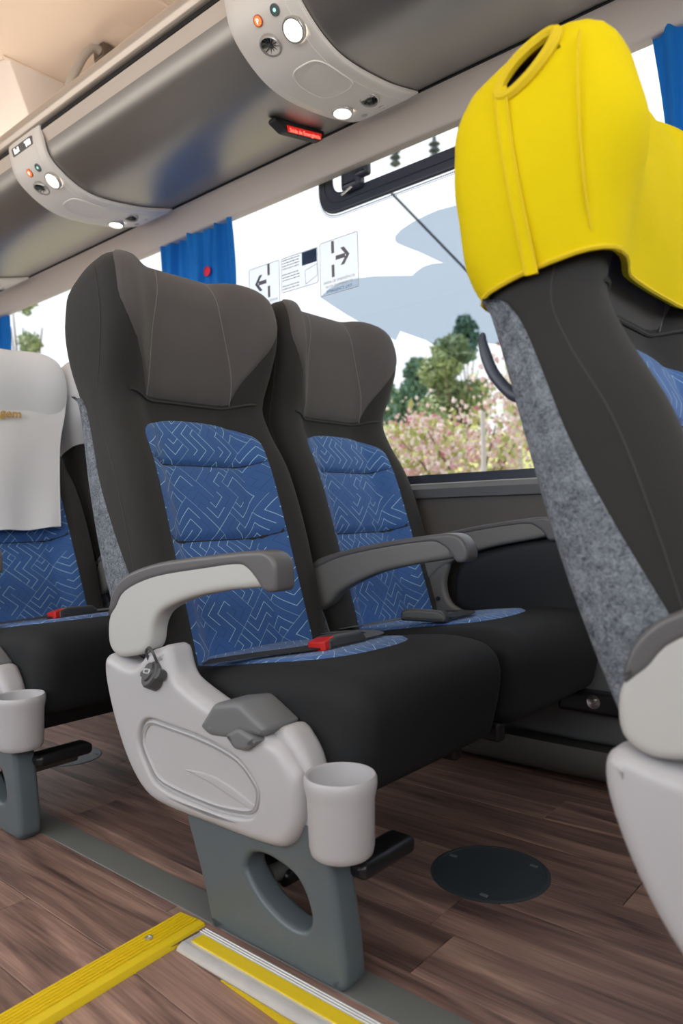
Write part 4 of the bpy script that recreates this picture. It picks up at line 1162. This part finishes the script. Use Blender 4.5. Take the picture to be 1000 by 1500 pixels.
def branches(mb, base, h, spread, rnd, n=7, r=.07):
    mb.tube(crs([base, base + Vector((.05, .02, h * .35)), base + Vector((-.03, .0, h * .55))], 3, False), [r, r * .95, r * .9, r * .85, r * .8, r * .75, r * .7], 7); tips = []
    for k in range(n):
        a = 2 * math.pi * k / n + rnd.random(); st = base + Vector((0, 0, h * rnd.uniform(.2, .5)))
        e = base + Vector((math.cos(a) * spread * rnd.uniform(.5, 1), math.sin(a) * spread * rnd.uniform(.5, 1), h * rnd.uniform(.65, 1.0)))
        m = (st + e) / 2 + Vector((0, 0, -.06 * h)); mb.tube(crs([st, m, e], 4, False), [r * .5 - r * .045 * i for i in range(9)], 6); tips += [(m + e) / 2, e]
    return tips
def place(px, dist):
    u = (px - 500) / 1071; return (-math.sin(YAW) + math.cos(YAW) * u) * dist, (math.cos(YAW) + math.sin(YAW) * u) * dist
def magnolia(px, dist, h, spread, label, seed, nb=900, size=.055):
    rnd = random.Random(seed); x, y = place(px, dist); z = gz(y) - .05
    root = empty('magnolia_tree', (x, y, z), label, 'tree', 'magnolia trees on the bank')
    mb = MB(); tips = branches(mb, Vector((0, 0, 0)), h, spread, rnd, 10, .06); mb.build('branches', 'bark', root)
    b = MB(); petal_cloud(b, [(t, spread * .42) for t in tips], nb, size, rnd); o = b.build('blossom', 'bloom', root, fix=False); o['kind'] = 'stuff'
    l = MB(); leaf_cloud(l, [(t, spread * .40) for t in tips], nb // 3, .07, rnd); o = l.build('leaves', 'leafy', root, fix=False); o['kind'] = 'stuff'
magnolia(596, 8.4, 1.15, .85, 'smaller pink magnolia just right of the window seat headrest', 1, 300, .036)
magnolia(694, 10.5, 1.75, 1.1, 'pink magnolia in bloom in the middle of the window view', 2, 1000, .040)
magnolia(768, 8.2, 1.45, .75, 'pink magnolia in bloom beside the front seat carpet edge', 3, 560, .034)
magnolia(835, 13.0, 2.3, 1.5, 'tall pink magnolia mostly behind the front seat', 4, 600, .05)
magnolia(636, 14.5, 1.35, 1.3, 'farther pale magnolia behind the smaller one', 5, 700, .042)
def tree(px, dist, h, sp, mat, label, seed, n=2600, size=.22, lobes=14, low=.25, group='trees beyond the bank', name='leafy_tree'):
    rnd = random.Random(seed); x, y = place(px, dist); z = gz(y) - .2
    root = empty(name, (x, y, z), label, 'tree', group)
    mb = MB(); branches(mb, Vector((0, 0, 0)), h * .8, sp * .6, rnd, 6, .06 + h * .010); mb.build('trunk', 'bark', root)
    cs = []
    for _ in range(lobes):
        t = rnd.random(); zz = h * (low + (1 - low) * t); rad = sp * (1 - .75 * t ** 1.6)
        a = rnd.random() * 6.28; q = rnd.random() ** .5 * .7
        cs.append((Vector((math.cos(a) * rad * q, math.sin(a) * rad * q, zz)), sp * .36))
    l = MB(); leaf_cloud(l, cs, n, size, rnd); o = l.build('foliage', mat, root, fix=False); o['kind'] = 'stuff'
tree(612, 31, 3.5, 1.5, 'leafd', 'dark blue green conifer left of the tall tree beyond the bank', 11, 3600, .13)
tree(577, 35, 3.0, 1.1, 'leafd', 'small dark tree next to the window seat headrest', 12, 2600, .13)
tree(666, 27, 3.9, 1.9, 'leafm', 'broad olive green tree behind the film graphic', 13, 4600, .13)
tree(688, 32, 5.4, 1.1, 'leafd', 'tall thin dark tree rising above the olive tree', 14, 2000, .13, low=.7)
tree(588, 18, 1.2, 1.3, 'leafy', 'low lime green shrub on the bank by the window seat headrest', 15, 3000, .07, name='leafy_shrub')
tree(632, 21, 1.2, 1.6, 'leafy', 'lime green shrub farther along the bank', 16, 3000, .07, name='leafy_shrub')
tree(45, 26, 9.0, 1.3, 'leafm', 'sparse pale green tree seen at the far left above the white cover', 17, 1800, .11, lobes=9)
# signpost and utility pole
x, y = place(710, 8.4); pz = gz(y)
sp = empty('sign_post', (x, y, pz), 'thin pale post with a small blank plate among the magnolias', 'post')
MB().tube([(0, 0, -.1), (0, 0, 2.6)], .028, 10).build('post', 'pole', sp)
rbox('plate', 'pole', sp, (.10, -.03, 1.08 - .35), (.30, .02, .26), .02)
x, y = place(640, 16); pz = gz(y)
up_ = empty('utility_pole', (x, y, pz), 'utility pole crossarm and insulators seen through the vent opening', 'utility pole')
top = 9.3 - pz
MB().tube([(1.9, 0, -.2), (1.9, 0, top + 1.5)], .16, 10).build('pole', 'pole', up_)
rbox('crossarm', 'cable', up_, (.35, 0, top), (3.4, .16, .26), .04, Matrix.Rotation(.03, 4, 'Y'))
rbox('brace', 'cable', up_, (.1, .1, top + .28), (1.1, .2, .3), .04, Matrix.Rotation(-.2, 4, 'Y'))
for dx, dz in ((-.9, -.75), (.15, -.95), (.9, -.7), (1.25, -.62)):
    MB().lathe([(.03, .55), (.05, .4), (.13, .34), (.05, .30), (.13, .2), (.05, .16), (.13, .06), (.04, .0)], Matrix.Translation((dx, 0, top + dz)), 10).build('insulator', 'cable', up_)
p0 = Vector((*place(575, 7.0), 0)); p1 = Vector((*place(745, 7.0), 0))
q0 = Vector((p0.x, p0.y, .66 + .449 * 7.0)); q1 = Vector((p1.x, p1.y, .66 + .277 * 7.0)); dq = q1 - q0
k = 1.0
while (q0 + dq * k).z > gz((q0 + dq * k).y) - .05: k += .02
cb = MB().tube([q0, q1, q0 + dq * k], .013, 8).build('stay_cable', 'cable', None)
tag(cb, 'taut dark stay cable running diagonally past the window outside', 'cable')

# ================================================================== ADDED CEILING FILL
# unseen emitter and area light added above the rail to warm the ceiling
ls = empty('ceiling_fill', (-2.3, 1.20, 1.925), 'added warm emitter hidden above the rack rail, lighting the ceiling', 'added light')
MB().tube([(XB + 2.4, 0, 0), (XF + 2.2, 0, 0)], .008, 8).build('tube', emis('warm_fill', (1, .78, .58), 2.5), ls)
al_ = bpy.data.lights.new('ceiling_fill_light', 'AREA'); al_.shape = 'RECTANGLE'; al_.size = 7.4; al_.size_y = .04; al_.energy = 7.0; al_.color = (1, .82, .66)
ao = bpy.data.objects.new('ceiling_fill_light', al_); COL.objects.link(ao); ao.location = (-2.3, 1.20, 1.94); ao.rotation_euler = (math.pi + .5, 0, 0)
